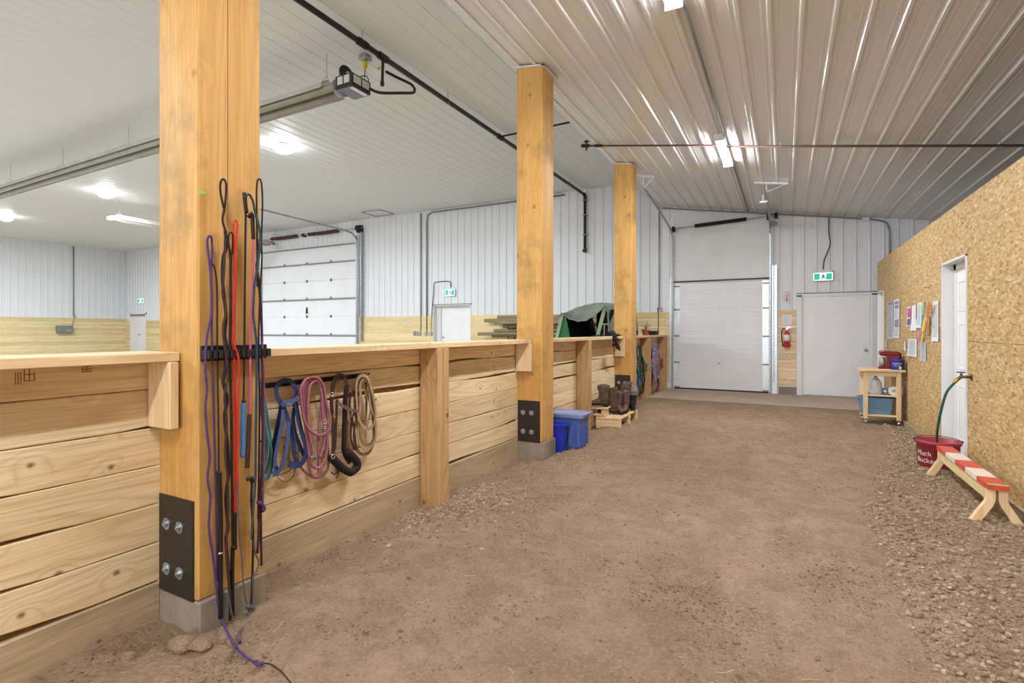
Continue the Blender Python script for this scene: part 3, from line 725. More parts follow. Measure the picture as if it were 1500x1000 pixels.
def conduit(pts, label, r=.011, boxes=(), mat=GALVD, cat='conduit', name='conduit', bm=GALV, dim=(.05, .05, .11)):
    t = empty(name, pts[-1], label, cat)
    m = MB().tube(pts, r, 8); m.build('pipe_run', mat, t, sm=True)
    for b in boxes: MB().box(b[0] - dim[0], b[0] + dim[0], b[1] - dim[1], b[1], b[2] - dim[2] / 2, b[2] + dim[2] / 2, b=.006).build('outlet_box', bm, t)
    return t
zt = lambda x: ceil_z(x) - .03
y = YE - .035
conduit([(-2.61, y, 4.25), (-2.61, y, 1.90)], 'thin vertical conduit ending at an outlet above the potted plants', .012, [(-2.60, YE - .005, 1.84)])
conduit(spline([(-2.55, y - .02, zt(-2.55) - .02), (-1, y - .02, zt(-1) - .02), (1.0, y - .02, zt(1.) - .02), (1.65, y - .02, zt(1.65) - .04), (1.79, y - .02, zt(1.79) - .14), (1.81, y - .02, 3.15), (1.81, y - .02, 2.80)], .1), 'conduit running under the aisle ceiling along the end wall then bending down at right', .017)
tag(MB().tube(spline([(.80, y, 3.70), (.80, y, 3.35), (.82, y, 3.1), (.72, y, 2.8), (.70, y, 2.60)], .05), .010, 8).build('power_cable', BLACKP, sm=True), 'curved dark cable dropping from ceiling to the aisle exit sign', 'cable')
tag(MB().box(1.36, 1.48, YE - .09, YE - .0, zt(1.42) - .06, zt(1.42) - .0, b=.005).build('junction_box', WHITE), 'small white junction box on the conduit high on the end wall, right side', 'junction box')
conduit([(-9.62, y, ZA - .05), (-9.62, y, 1.34)], 'left one of the paired vertical conduits beside the arena man door', .018, [(-9.66, YE - .035, 1.27)])
conduit([(-5.0, y, ZA - .07), (-9.2, y, ZA - .07), (-9.36, y, ZA - .12), (-9.40, y, ZA - .3), (-9.40, y, 1.34)], 'thick conduit bending down from the arena ceiling left of the man door', .022, [(-9.42, YE - .035, 1.27)])
conduit(spline([(-8.55, y, 2.60), (-8.55, y, 2.72), (-8.62, y, 2.78), (-9.05, y, 2.78), (-9.14, y, 2.72), (-9.15, y, 2.5), (-9.22, y, 1.9), (-9.24, y, 1.34)], .1), 'thin looped cable from the arena exit sign down to its outlet box', .010, [(-9.24, YE - .035, 1.27)], mat=BLACKP)
for x, lab in ((-9.86, 'leftmost outlet box of the row left of arena man door'), (-9.76, 'second outlet box of the row left of arena man door')):
    tag(MB().box(x - .04, x + .04, YE - .08, YE - .035, 1.21, 1.33, b=.006).build('outlet_box', GALV), lab, 'outlet box')
conduit([(XLW + .035, 10.36, ZA - .05), (XLW + .035, 10.36, 2.0)], 'vertical conduit on the arena left wall with a small box at its foot', .02, [(XLW + .06, 10.4, 1.97)])
t = empty('control_panel', (XLW + .05, 10.04, 1.2), 'grey electrical control box on the boards of the arena left wall', 'control box')
MB().box(XLW + .04, XLW + .24, 9.76, 10.28, 1.25, 1.55, b=.015).build('housing', GALVD, t)
MB().box(XLW + .24, XLW + .25, 10.0, 10.2, 1.3, 1.4, b=.004).build('cover_plate', GALV, t)
MB().tube([(XLW + .1, 10.25, 1.5), (XLW + .08, 10.33, 1.7), (XLW + .06, 10.38, 1.93)], .012, 6).build('flexible_conduit', GALVD, t)
# fire extinguisher group
RED = plain('red_paint', '#c2202c', .3, 0, .06, 6, spec=.6)
m = MB(); x, z = .045, 2.06
t = empty('extinguisher_sign', (x, YE - .03, z - .1), 'white sign with red lettering and arrow above the fire extinguisher', 'sign')
MB().box(x - .052, x + .052, YE - .034, YE - .03, z - .125, z + .125, b=.001).build('plate', WHITE, t)
m = MB()
for k in range(2): text_mesh(m, 'FIRE', .05, face_my(x, YE - .0355, z + .092)) if k == 0 else None
for s in (-1, 1): text_mesh(m, 'EXTINGUISHER', .024, face_my(0, 0, 0) if False else Matrix.Translation((x + s * .037, YE - .0355, z - .015)) @ Matrix(((1, 0, 0, 0), (0, 0, -1, 0), (0, 1, 0, 0), (0, 0, 0, 1))) @ Matrix.Rotation(PI / 2, 4, 'Z'))
m.build('red_lettering', RED, t)
m = MB(); m.box(x - .012, x + .012, YE - .036, YE - .034, z - .06, z + .06).prism([(x - .028, z - .055), (x + .028, z - .055), (x, z - .108)], 1, YE - .036, YE - .034); m.build('red_arrow', RED, t)
t = empty('paper_notice', (.06, YE - .04, 1.5), 'white paper notice pinned on the boards above the fire extinguisher', 'notice')
MB().box(-.045, .135, YE - .039, YE - .036, 1.475, 1.685, b=0).build('sheet', WHITE, t)
m = MB()
for k in range(9): m.box(-.02, .11 - .03 * (k % 3), YE - .0398, YE - .039, 1.65 - k * .018, 1.653 - k * .018)
m.build('printed_lines', GALVD, t)
t = empty('fire_extinguisher', (.045, YE - .11, 1.0), 'red fire extinguisher with white label and black hose hung on boards by the white door', 'fire extinguisher')
c = (.045, YE - .11, 1.0)
MB().lathe([(0, 0), (.05, 0), (.058, .012), (.058, .27), (.05, .31), (.022, .335), (.020, .36), (0, .36)], c, 24).build('cylinder_body', RED, t, sm=True)
MB().lathe([(.0592, .13), (.0592, .26)], c, 24).build('paper_label', WHITE, t, sm=True)
MB().cyl((.045, YE - .11, 1.355), (.045, YE - .11, 1.40), .02, 12).box(.03, .13, YE - .12, YE - .10, 1.40, 1.412, b=.003).box(.03, .12, YE - .12, YE - .10, 1.425, 1.437, b=.003, M=None).cyl((.045, YE - .14, 1.385), (.045, YE - .155, 1.385), .018, 12).build('valve_handle', CHROME, t)
MB().tube(spline([(.03, YE - .11, 1.385), (-.02, YE - .13, 1.39), (-.05, YE - .14, 1.33), (-.052, YE - .14, 1.2), (-.035, YE - .14, 1.08)], .02), .010, 8).cyl((-.035, YE - .14, 1.09), (-.03, YE - .14, 1.02), .014, 10).build('hose', BLACK, t, sm=True)

# ================================================================== CEILING EQUIPMENT
def strip_light(x, y, label):
    z = ceil_z(x) - .03
    t = empty('strip_light', (x, y, z), label, 'ceiling light', 'strip lights on the aisle ceiling')
    MB().box(x - .07, x + .07, y - .62, y + .62, z - .025, z + .025, b=.006).build('housing', WHITE, t)
    for s in (-1, 1): MB().cyl((x + s * .03, y - .6, z - .045), (x + s * .03, y + .6, z - .045), .016, 12).build('lit_tube', TUBE, t)
    for s in (-1, 1): MB().box(x - .07, x + .07, y + s * .605, y + s * .63, z - .07, z + .025, b=.004).build('end_cap', WHITE, t)
strip_light(-.77, 7.95, 'lit twin tube strip light on the aisle ceiling near the end wall')
strip_light(-.77, 3.55, 'lit twin tube strip light on the aisle ceiling at the top edge')
strip_light(-.77, -.45, 'twin tube strip light on the aisle ceiling above the camera')
strip_light(-.77, -4.75, 'twin tube strip light on the aisle ceiling behind the camera')
def bay(x, y, label):
    t = empty('high_bay_light', (x, y, 4.83), label, 'ceiling light', 'round lights on the arena ceiling')
    MB().lathe([(0, .0), (.13, .0), (.14, .012), (.14, .04), (.1, .06), (0, .07)], (x, y, 4.835), 28).build('housing', WHITE, t, sm=True)
    MB().lathe([(0, -.10), (.09, -.09), (.15, -.06), (.185, -.003), (.185, 0), (0, 0)], (x, y, 4.834), 28).build('lens', BAYE, t, sm=True)
    return t
LB = ['nearest round arena ceiling light, right of the rope post', 'second round arena ceiling light, seen left of the rope post', 'farthest round arena ceiling light at the left picture edge']
for i, (x, y) in enumerate(BAY_LIGHTS): bay(x, y, LB[i] if i < 3 else ['round arena ceiling light level with the camera, nearest the aisle','round arena ceiling light level with the camera, middle of its row','round arena ceiling light level with the camera, by the left wall','round arena ceiling light behind the camera, nearest the aisle','round arena ceiling light behind the camera, farther from the aisle'][i - 3])
t = empty('light_conduit', (-.75, 6, ceil_z(-.75)), 'thin conduit linking the aisle strip lights along the ceiling', 'conduit')
for a, b in ((4.18, 7.32), (8.58, 12.28), (.2, 2.92)): MB().tube([(-.70, a, ceil_z(-.70) - .033), (-.70, b, ceil_z(-.70) - .033)], .013, 6).build('pipe_run', GALVD, t, sm=True)
# black gas pipe in the arena
gx, gzz = -4.43, 4.76
t = empty('gas_pipe', (gx, YE - .1, 3.35), 'long black gas pipe under the arena ceiling, turning down the end wall', 'pipe')
MB().tube([(gx, YF + .2, gzz), (gx, YE - .13, gzz)], .034, 14).build('pipe_run', BLACKP, t, sm=True)
MB().tube(spline([(gx, YE - .18, gzz), (gx, YE - .11, gzz - .01), (gx, YE - .085, gzz - .06), (gx, YE - .085, gzz - .14)], .02), .043, 12).build('elbow_fitting', BLACKP, t, sm=True)
MB().tube([(gx, YE - .085, gzz - .1), (gx, YE - .085, 3.40)], .034, 12).build('drop_pipe', BLACKP, t, sm=True)
MB().cyl((gx, YE - .085, 3.40), (gx, YE - .085, 3.32), .046, 12).cyl((gx, YE - .05, 3.345), (gx, YE - .17, 3.345), .04, 12).build('end_cap', BLACKP, t)
for yy in (4.9, 4.55, 7.9): MB().cyl((gx, yy - .07, gzz), (gx, yy + .07, gzz), .046, 14).build('pipe_coupling', BLACKP, t)
for yy in (2.6, 4.55, 6.3, 9.2, 11.2):
    MB().tube([(gx + .037 * math.cos(a * PI / 6), yy, gzz + .037 * math.sin(a * PI / 6)) for a in range(12)], .004, 5, closed=True).cyl((gx, yy, gzz + .035), (gx, yy, ZA), .005, 6).build('pipe_hanger', GALV, t)
for zz in (4.25, 3.75, 4.62): MB().box(gx - .06, gx + .06, YE - .125, YE - .0, zz - .01, zz + .01, b=.003).build('pipe_strap', GALV, t)
MB().tube([(gx, 7.9, gzz + .01), (-2.5, 7.72, gzz - .06)], .016, 10).build('branch_pipe', BLACKP, t, sm=True)
yy = 7.7
t = empty('aisle_gas_pipe', (0, yy, 3.9), 'thin dark pipe running across the sloped aisle ceiling with a valve end', 'pipe')
def cz(x): return ceil_z(x) - .042
MB().tube([(-2.78, yy, cz(-2.78)), (-.70, yy, cz(-.70))], .014, 10).tube([(-.70, yy, cz(-.7) - .018), (XRW, yy, cz(XRW) - .018)], .016, 10).build('pipe_run', RUST, t, sm=True)
MB().cyl((-.76, yy, cz(-.76)), (-.66, yy, cz(-.66) - .01), .026, 12).cyl((-2.62, yy, cz(-2.62)), (-2.50, yy, cz(-2.50)), .022, 10).build('pipe_coupling', BLACKP, t)
MB().cyl((-2.84, yy, cz(-2.84)), (-2.72, yy, cz(-2.72)), .028, 12).cyl((-2.76, yy, cz(-2.76) - .07), (-2.76, yy, cz(-2.76) + .09), .014, 10).box(-2.80, -2.70, yy - .02, yy + .02, cz(-2.75) + .06, cz(-2.75) + .075, b=.003).build('shutoff_valve', BLACKP, t)
MB().box(-2.46, -2.42, yy - .012, yy + .012, cz(-2.44) - .04, cz(-2.44) - .01, b=.003).build('valve_tag', plain('yellow_plastic', '#d8a81c', .5), t)
for x in (-.05, 2.15): MB().cyl((x, yy, cz(x) - .03), (x, yy, ceil_z(x)), .005, 6).box(x - .012, x + .012, yy - .025, yy + .025, cz(x) - .04, cz(x) - .034).build('pipe_hanger', GALV, t)
# radiant tube heaters
ALU = plain('aluminum_reflector', '#cfccc4', .42, .5, .10, 3)
TUBG = plain('heater_tube_grey', '#aaa69c', .5, .3, .08, 4)
def heater(base, rot, L, label, control=True):
    t = empty('tube_heater', base, label, 'heater')
    R = Matrix.Translation(Vector(base)) @ Matrix.Rotation(rot, 4, 'Z')
    def fin(m, nm, mt, par=t, sm=False):
        m.v = [R @ v for v in m.v]; return m.build(nm, mt, par, sm=sm)
    # reflector runs along local -X from the burner
    sec = [(-.20, -.02), (-.17, .06), (-.09, .115), (0, .095), (.09, .115), (.17, .06), (.20, -.02), (.195, -.02), (.165, .055), (.085, .108), (0, .088), (-.085, .108), (-.165, .055), (-.195, -.02)]
    m = MB(); xs = [-.25 - k * 2.4 for k in range(int(L / 2.4) + 1)] + [-L]
    for a, b in zip(xs, xs[1:]): m.sweep([(a + .01, 0, 0), (b, 0, 0)], sec, (0, 0, 1), cap=False)
    fin(m, 'reflector', ALU)
    fin(MB().cyl((-.1, .09, .0), (-L, .09, .0), .05, 14).cyl((-.1, -.09, .0), (-L, -.09, .0), .05, 14), 'heating_tube', TUBG, sm=True)
    m = MB()
    for k, xx in enumerate(xs[:-1]):
        m.tube([(xx - .1, -.2, -.02), (xx - .1, -.08, -.07), (xx - .1, .08, -.07), (xx - .1, .2, -.02)], .004, 5)
        m.tube([(xx - .1, -.19, -.01), (xx - .1, 0, .22), (xx - .1, .19, -.01)], .004, 5); m.tube([(xx - .1, 0, .2), (xx - .1, 0, ZA - base[2])], .004, 5)
    fin(m, 'hanging_wire', GALV)
    if control:
        h = fin(MB().box(-.02, .26, -.17, .15, -.09, .07, b=.006), 'burner_box', BLACKM)
        for q in ((.02, .11, -.045, .05), (.13, .22, -.045, .05)): fin(MB().box(q[0], q[1], -.174, -.17, q[2], q[3], b=.002), 'side_panel', ALU, h)
        fin(MB().box(.26, .264, -.145, -.02, -.045, .05, b=.002).box(.26, .264, 0, .12, -.045, .05, b=.002), 'side_panel', ALU, h)
        fin(MB().box(.0, .24, -.15, .13, -.094, -.09, b=.001), 'bottom_plate', plain('purple_grey_plate', '#7d7c8a', .4, .3, .06), h)
        fin(MB().box(.18, .24, -.13, .12, -.097, -.094, b=.001), 'rating_label', WHITE, h)
        fin(MB().tube([(.02 + .0, -.03 + .085 * math.cos(a * PI / 9), .15 + .085 * math.sin(a * PI / 9)) for a in range(18)], .025, 8, closed=True).cyl((.0, -.03, .15), (.05, -.03, .15), .07, 18), 'fan_housing', BLACK, sm=True)
        fin(MB().cyl((.05, -.03, .15), (.056, -.03, .15), .03, 14), 'fan_hub', ALU)
        fin(MB().cyl((-.14, 0, 0.02), (-.02, 0, 0.02), .115, 18), 'tube_collar', GALVD, sm=True)
    return t
heater((-4.86, 4.72, 4.40), 0, 13.2, 'long aluminium tube heater with a burner box hanging under the arena ceiling')
heater((-15.95, 6.95, 4.36), -PI / 2 + PI * 0 + .0, 4.9, 'short far tube heater hanging in the arena beyond the rope post', control=False)
m = MB().tube(spline([(-4.56, 4.80, 4.36), (-4.48, 4.9, 4.33), (-4.35, 5.15, 4.40), (-4.30, 5.35, 4.48), (-4.33, 5.35, 4.58), (-4.40, 5.1, 4.60), (-4.42, 4.95, 4.60)], .04), .018, 10)
tag(m.build('gas_hose', BLACKP, sm=True), 'black looping flexible hose joining the tube heater to the gas pipe', 'hose')
t = empty('gas_valve_drop', (-4.43, 4.88, 4.4), 'short black pipe drop with valve under the gas pipe beside the heater', 'pipe')
MB().tube([(gx, 4.9, gzz - .02), (gx - .0, 4.9, 4.66), (gx, 4.89, 4.42)], .018, 10).cyl((gx, 4.89, 4.45), (gx, 4.89, 4.40), .025, 10).build('pipe_run', BLACKP, t)
MB().box(gx - .05, gx + .02, 4.84, 4.87, 4.60, 4.615, b=.004).build('valve_handle', plain('yellow_plastic2', '#c9a41e', .5), t)
t = empty('ceiling_outlet', (-4.80, 4.98, ZA - .04), 'ceiling outlet with yellow plug and hanging cord above the tube heater', 'outlet')
MB().box(-4.86, -4.74, 4.92, 5.04, ZA - .07, ZA - .01, b=.006).build('outlet_box', GALV, t)
MB().box(-4.825, -4.775, 4.955, 5.005, ZA - .16, ZA - .07, b=.01).build('plug', plain('yellow_plug', '#d9c21c', .5), t)
MB().tube(spline([(-4.80, 4.98, ZA - .16), (-4.80, 4.97, 4.62), (-4.74, 4.9, 4.5), (-4.62, 4.85, 4.46), (-4.60, 4.8, 4.52), (-4.68, 4.74, 4.50), (-4.70, 4.72, 4.44)], .03), .006, 6).build('cord', BLACK, t, sm=True)
hatch = MB()
for q in ((-11.2, -10.48, 11.47, 11.48), (-11.2, -10.48, 12.10, 12.11), (-11.2, -11.19, 11.47, 12.11), (-10.49, -10.48, 11.47, 12.11)): hatch.box(q[0], q[1], q[2], q[3], ZA - .03, ZA - .012)
tag(hatch.build('ceiling_hatch', GALVD), 'square hatch outline in the arena ceiling near the end wall', 'hatch')

# ================================================================== ROPES AND WHIPS ON THE NEAREST POST
t = empty('whip_rack', (XR, 1.53, 1.22), 'long black plastic rack screwed across the nearest post holding whips and ropes', 'rack')
MB().box(XR + .001, XR + .016, 1.372, 1.70, 1.212, 1.282, b=.004).build('back_plate', BLACK, t)
k = 0; yv = 1.384
while yv < 1.69:
    m = MB(); m.box(XR + .016, XR + .05, yv - .012, yv - .008, 1.222, 1.262, b=.002).box(XR + .016, XR + .05, yv + .008, yv + .012, 1.222, 1.262, b=.002).lathe([(0, -.018), (.011, -.018), (.011, .018), (0, .018)], (XR + .05, yv, 1.242), 10, axis=2)
    m.build('clip', BLACK, t); yv += .0272; k += 1
def pp(pts, X): return [W(u, v, X=X) for u, v in pts]
RP = rope('purple_rope', '#5d3f77'); RB = rope('black_cord', '#2c2629', dark=.5); RBR = rope('brown_leather_braid', '#463128'); RR = rope('red_cord', '#cf3424', dark=.75)
RPK = rope('pink_cord', '#d35f8c', dark=.8); RNV = rope('navy_rope', '#2e4a5c'); RMR = rope('maroon_rope', '#5a3450'); RTL = rope('teal_rope', '#5b9fb0', dark=.6)
GREYC = rope('grey_cord', '#6a5f60')
def hang(name, parts, label, cat, X=None):
    """parts: (partname, material, path pixels, radius, X)"""
    base = W(parts[0][2][0][0], parts[0][2][0][1], X=parts[0][4]); t = empty(name, base, label, cat)
    for nm, mt, path, r, X in parts:
        P = [p if isinstance(p, Vector) else W(p[0], p[1], X=(p[2] if len(p) > 2 else X)) for p in path]
        P = spline(P, .012); MB().tube(P, r, 8).build(nm, mt, t, sm=True)
    return t
G = lambda u, v, z=.02: W(u, v, Z=z)
hang('lead_rope', [('left_strand', RP, [(310, 348), (307, 345), (304, 350), (304, 362), (308, 395), (309.5, 430), (309, 462), (303.5, 490), (301, 520), (301, 545), (303, 570), (301, 600), (304, 640), (307, 670), (304, 700), (308, 728), (306, 772), (312, 815), (316, 850), (319, 880), (325, 906), W(333, 925, Z=.05), G(343, 943, .03), G(356, 958, .02), G(372, 969, .02), G(383, 972, .02)], .0052, -2.262),
    ('right_strand', RP, [(310, 348), (311, 370), (309, 400), (310.5, 440), (310, 480), (311, 520), (313, 600), (315, 680), (317, 760), (318, 850)], .0048, -2.272),
    ('knot', RP, [G(374, 969, .03), G(379, 973, .03), G(385, 971, .03)], .009, 0),
    ('leather_tip', RBR, [G(384, 971, .02), G(395, 972), G(408, 980), G(418, 990), G(428, 1003), G(436, 1016)], .0028, 0)], 'purple lead rope looped on the rack, its end trailing onto the dirt', 'rope')
hang('riding_whip', [('shaft', RB, [(312, 386), (316, 400), (318, 430), (318.5, 520), (320, 620), (321, 700)], .0036, -2.268), ('handle', BLACK, [(321, 690), (323, 760), (323, 840), (323, 905)], .0105, -2.262), ('ferrule', CHROME, [(323, 808), (323, 811)], .0115, -2.262)], 'thin black whip with long thick black handle, right beside the purple rope', 'whip')
hang('braided_lead', [('loop', RB, [(328, 305), (323.5, 285), (323, 268), (327, 262), (331, 268), (331, 285), (329, 305), (326, 322), (330, 338), (331, 350)], .0050, -2.262),
    ('braid_strand', RB, [(330, 338), (332, 360), (327, 378), (326, 410), (329, 440), (331, 465), (329, 490), (332, 510), (330, 540), (327, 560), (333, 585), (329, 610), (333, 650), (335, 690), (331, 730), (334, 770), (331, 790), (334, 830), (337, 880), (337, 908)], .0075, -2.266),
    ('braid_strand', RBR, [(330, 350), (328, 400), (326, 430), (331, 455), (327, 480), (330, 515), (334, 550), (329, 580), (332, 620), (330, 660), (334, 710), (334, 760), (331, 800), (335, 850), (338, 902)], .0055, -2.255)], 'thick black braided whip with tall wrist loop at its top, left of the red one', 'whip')
hang('riding_whip', [('loop', RB, [(337, 372), (334.5, 350), (337, 340), (341, 345), (340, 372)], .0038, -2.268), ('shaft', RBR, [(338, 372), (338, 450), (337, 520), (339, 620), (340, 720), (341, 800)], .0062, -2.272), ('handle', BLACK, [(341, 800), (340, 845), (341, 902)], .0090, -2.27), ('grey_lash', GREYC, [(333, 868), (336, 880), (339, 895), (342, 905)], .003, -2.24)], 'brown leather whip with small black wrist loop just left of the red one', 'whip')
hang('riding_whip', [('loop', RR, [(344, 350), (342, 330), (345, 322), (348, 330), (346, 350)], .0040, -2.262), ('cord', RR, [(345, 345), (344.5, 400), (342.5, 450), (342, 500), (346, 512), (350, 530), (350, 560), (348, 600), (349, 640), (347.5, 680), (349, 712)], .0048, -2.252), ('shaft', RR, [(344, 350), (344, 420), (342.5, 490), (344, 600), (345, 690), (344, 752)], .0065, -2.264), ('handle', BLACK, [(344, 750), (344, 800)], .0085, -2.262), ('handle_cap', BLACK, [(343.5, 799), (343.5, 804)], .0115, -2.262),
    ('lash', GREYC, [(348, 705), (349, 750), (351, 785), (354, 815), (356, 850), (360, 880), (365, 890), (358, 912), (350, 930), W(343, 948, Z=.03), W(337, 968, Z=.02)], .0038, -2.250)], 'bright red whip with black handle and long grey lash reaching the dirt', 'whip')
hang('riding_whip', [('knotted_top', BLACK, [(358, 282), (359, 295), (361, 312)], .009, -2.262), ('shaft', RB, [(360, 300), (359, 400), (358, 500), (357, 590)], .0048, -2.268), ('blue_grip', plain('blue_foam', '#3d78b4', .7, 0, .08, 60), [(356.5, 590), (356, 630), (355.5, 669)], .0105, -2.262), ('grip_cap', BLACK, [(357, 585), (357, 591)], .009, -2.262)], 'black whip hanging upside down with a bright blue foam grip', 'whip')
hang('riding_whip', [('knotted_top', BLACK, [(364, 318), (369, 313), (370, 325), (371, 350)], .009, -2.262), ('shaft', RPK, [(371, 350), (370, 400), (368, 460), (366.5, 520), (367, 560), (366, 607)], .0052, -2.262), ('grip', RBR, [(365.5, 607), (364, 645), (362, 685)], .0105, -2.258)], 'pink whip hanging upside down with a dark wrapped grip', 'whip')
hang('lead_rope', [('rope_end', RNV, [(359, 290), (364, 284), (370, 293), (374, 312), (380, 335), (381.5, 355), (378, 385), (373.5, 412), (371.5, 440), (371, 462), (374, 485), (376, 505), (376, 540), (375, 620), (374, 700), (371, 742), (369, 780), (368, 790)], .0055, -2.248)], 'dark blue rope curving down from the top of the blue grip whip', 'rope')
hang('looped_cord', [('cord', RB, [(377, 420), (376.5, 340), (376, 275), (379, 262), (383, 268), (384.5, 300), (383, 350), (383.5, 380), (381, 430), (379, 500), (380, 600), (379, 690), (378, 760)], .0042, -2.262)], 'black looped cord at the right edge of the nearest post', 'cord')
hang('lead_rope', [('rope_run', RMR, [(377, 350), (378, 375), (376, 392), (380, 420), (383, 470), (384, 520), (385, 600), (384, 690), (380, 735), (379, 780), (377, 810)], .0062, -2.270), ('side_strand', rope('mauve_cord', '#8a5270'), [(384, 500), (387, 560), (387, 640), (386, 700), (385, 736)], .0042, -2.262), ('knot', RP, [(378, 735), (383, 738), (387, 745), (384, 748)], .010, -2.258)], 'maroon rope with a purple knot at the right edge of the nearest post', 'rope')
hang('knotted_cords', [('cord', RB, [(366, 702), (369, 708), (368, 730), (370, 760), (371, 790), (370, 830), (369, 870), (367, 888)], .0055, -2.262), ('cord', GREYC, [(372, 788), (374, 810), (379, 822), (376, 836), (371, 842), (371, 870), (370, 885)], .0042, -2.250), ('knot', BLACK, [(362, 702), (368, 700), (370, 706)], .010, -2.256), ('knot', GREYC, [(361, 890), (366, 888), (371, 893), (367, 900)], .010, -2.245), ('dark_rope', RBR, [(382, 700), (382, 760), (383, 828)], .0058, -2.275), ('frayed_end', GREYC, [(366, 896), W(358, 915, X=-2.23), W(349, 931, Z=.05), W(352, 941, Z=.02)], .0062, -2.245), ('loose_end', GREYC, [(368, 897), W(352, 925, X=-2.21), W(348, 938, Z=.03)], .004, -2.24)], 'tangle of dark knotted cords hanging low at the right of the nearest post', 'cord')

# ================================================================== HALTERS ON THE HALF WALL
t = empty('halter_rack', (XK, 2.27, 1.03), 'black metal bar with pegs on the half wall holding five hanging halters and ropes', 'rack')
MB().box(XK + .001, XK + .010, 1.80, 2.715, 1.022, 1.052, b=.002).build('bar', BLACK, t)
PEG = {}
for nm, (u, v) in dict(teal=(384, 566), blue=(419, 566), pink=(463, 560), brown=(498, 556), tan=(534, 553)).items():
    p = W(u, v, X=XK + .03); PEG[nm] = p
    MB().tube([(XK + .008, p.y, 1.035), (XK + .05, p.y, 1.035), (XK + .075, p.y, 1.055)], .006, 8).build('peg', BLACK, t, sm=True)
def zz(pts, X): return [W(370 + p[0] / 5.56, 540 + p[1] / 5.56, X=(p[2] if len(p) > 2 else X)) for p in pts]
def webbing(name, base, label, cat, items, mets=()):
    t = empty(name, base, label, cat)
    for it in items:
        nm, mt, kind, w, X, pts = it[:6]; cl = len(it) > 6
        P = spline(zz(pts, X), .01, cl); m = MB()
        if kind == 'flat':
            m.strap(P, w * 1.35, .0035, (1, .25, 0), closed=cl)
        else: m.tube(P, w, 8, closed=cl)
        m.build(nm, mt, t, sm=(kind != 'flat'))
    for nm, mt, (x, y), R, X in mets:
        c = zz([(x, y)], X)[0]; m = MB().tube([(c.x, c.y + R * math.cos(a * PI / 8), c.z + R * math.sin(a * PI / 8)) for a in range(16)], .0035, 6, closed=True)
        m.build(nm, mt, t, sm=True)
    return t
BW = plain('blue_webbing', '#27386a', .7, 0, .2, 25, .3, 300); BW2 = plain('light_blue_webbing', '#4e5f96', .7, 0, .12, 25, .3, 300)
PKR = rope('dusty_pink_rope', '#b06f80', dark=.7); BRN = plain('brown_leather', '#3a2622', .45, 0, .25, 20); FLC = plain('dark_fleece', '#2b1e1c', .95, 0, .3, 120, .8, 160)
TAN = plain('tan_webbing', '#a2876a', .75, 0, .15, 30, .3, 300); TAN2 = plain('dark_tan_webbing', '#80684f', .75, 0, .15, 30, .3, 300); BRASS = plain('brass', '#a8803a', .3, .8, .1)
webbing('rope_coil', PEG['teal'], 'coil of teal rope hanging at the left end of the halter rack', 'rope', [
    ('coil_loop', RTL, 'tube', .0065, XK + .045, [(70, 120), (95, 105), (100, 130), (85, 170), (110, 300), (130, 450), (160, 640), (165, 760), (130, 880), (80, 910), (62, 860)]),
    ('coil_loop', RTL, 'tube', .0065, XK + .055, [(66, 170), (90, 220), (100, 400), (130, 560), (155, 680), (140, 820), (90, 890), (62, 800)]),
    ('coil_loop', RTL, 'tube', .0065, XK + .035, [(62, 300), (85, 420), (105, 600), (100, 700), (80, 780), (90, 850), (120, 800), (140, 660), (115, 500), (80, 330), (60, 200)]),
    ('coil_loop', RTL, 'tube', .0065, XK + .065, [(60, 130), (80, 190), (95, 300), (110, 480), (128, 640), (110, 760), (78, 820), (58, 760)])])
webbing('halter', PEG['blue'], 'blue nylon webbing halter with long loops, second on the rack', 'halter', [
    ('crown_strap', BW, 'flat', .022, XK + .055, [(235, 290), (200, 220), (195, 150), (230, 105), (280, 95), (330, 120), (355, 180), (345, 250)]),
    ('cheek_strap', BW2, 'flat', .020, XK + .075, [(235, 300), (270, 275), (330, 262), (375, 225)]),
    ('cheek_strap', BW, 'flat', .022, XK + .050, [(235, 290), (215, 400), (190, 520), (172, 640), (178, 760), (200, 830)]),
    ('cheek_strap', BW2, 'flat', .022, XK + .068, [(250, 330), (235, 460), (205, 600), (185, 720), (180, 800)]),
    ('noseband', BW2, 'flat', .022, XK + .070, [(295, 430), (285, 560), (270, 690), (240, 790), (195, 850), (165, 830)]),
    ('noseband', BW, 'flat', .026, XK + .060, [(345, 250), (365, 360), (395, 500), (430, 620), (432, 700), (400, 770), (340, 785), (290, 770)]),
    ('throat_strap', BW, 'flat', .022, XK + .045, [(350, 280), (330, 400), (345, 520), (390, 640), (420, 700)]),
    ('throat_strap', BW, 'flat', .020, XK + .042, [(250, 300), (290, 420), (320, 560), (350, 700), (370, 770)]),
    ('thin_cord', RB, 'tube', .0022, XK + .04, [(160, 875), (230, 860), (300, 830), (330, 790), (345, 820), (320, 890), (260, 918), (210, 890), (195, 850)]),
    ('loose_strap', TAN2, 'flat', .014, XK + .04, [(320, 620), (310, 690), (330, 760), (370, 700), (375, 640)])],
    [('buckle', CHROME, (290, 300), .012, XK + .08)])
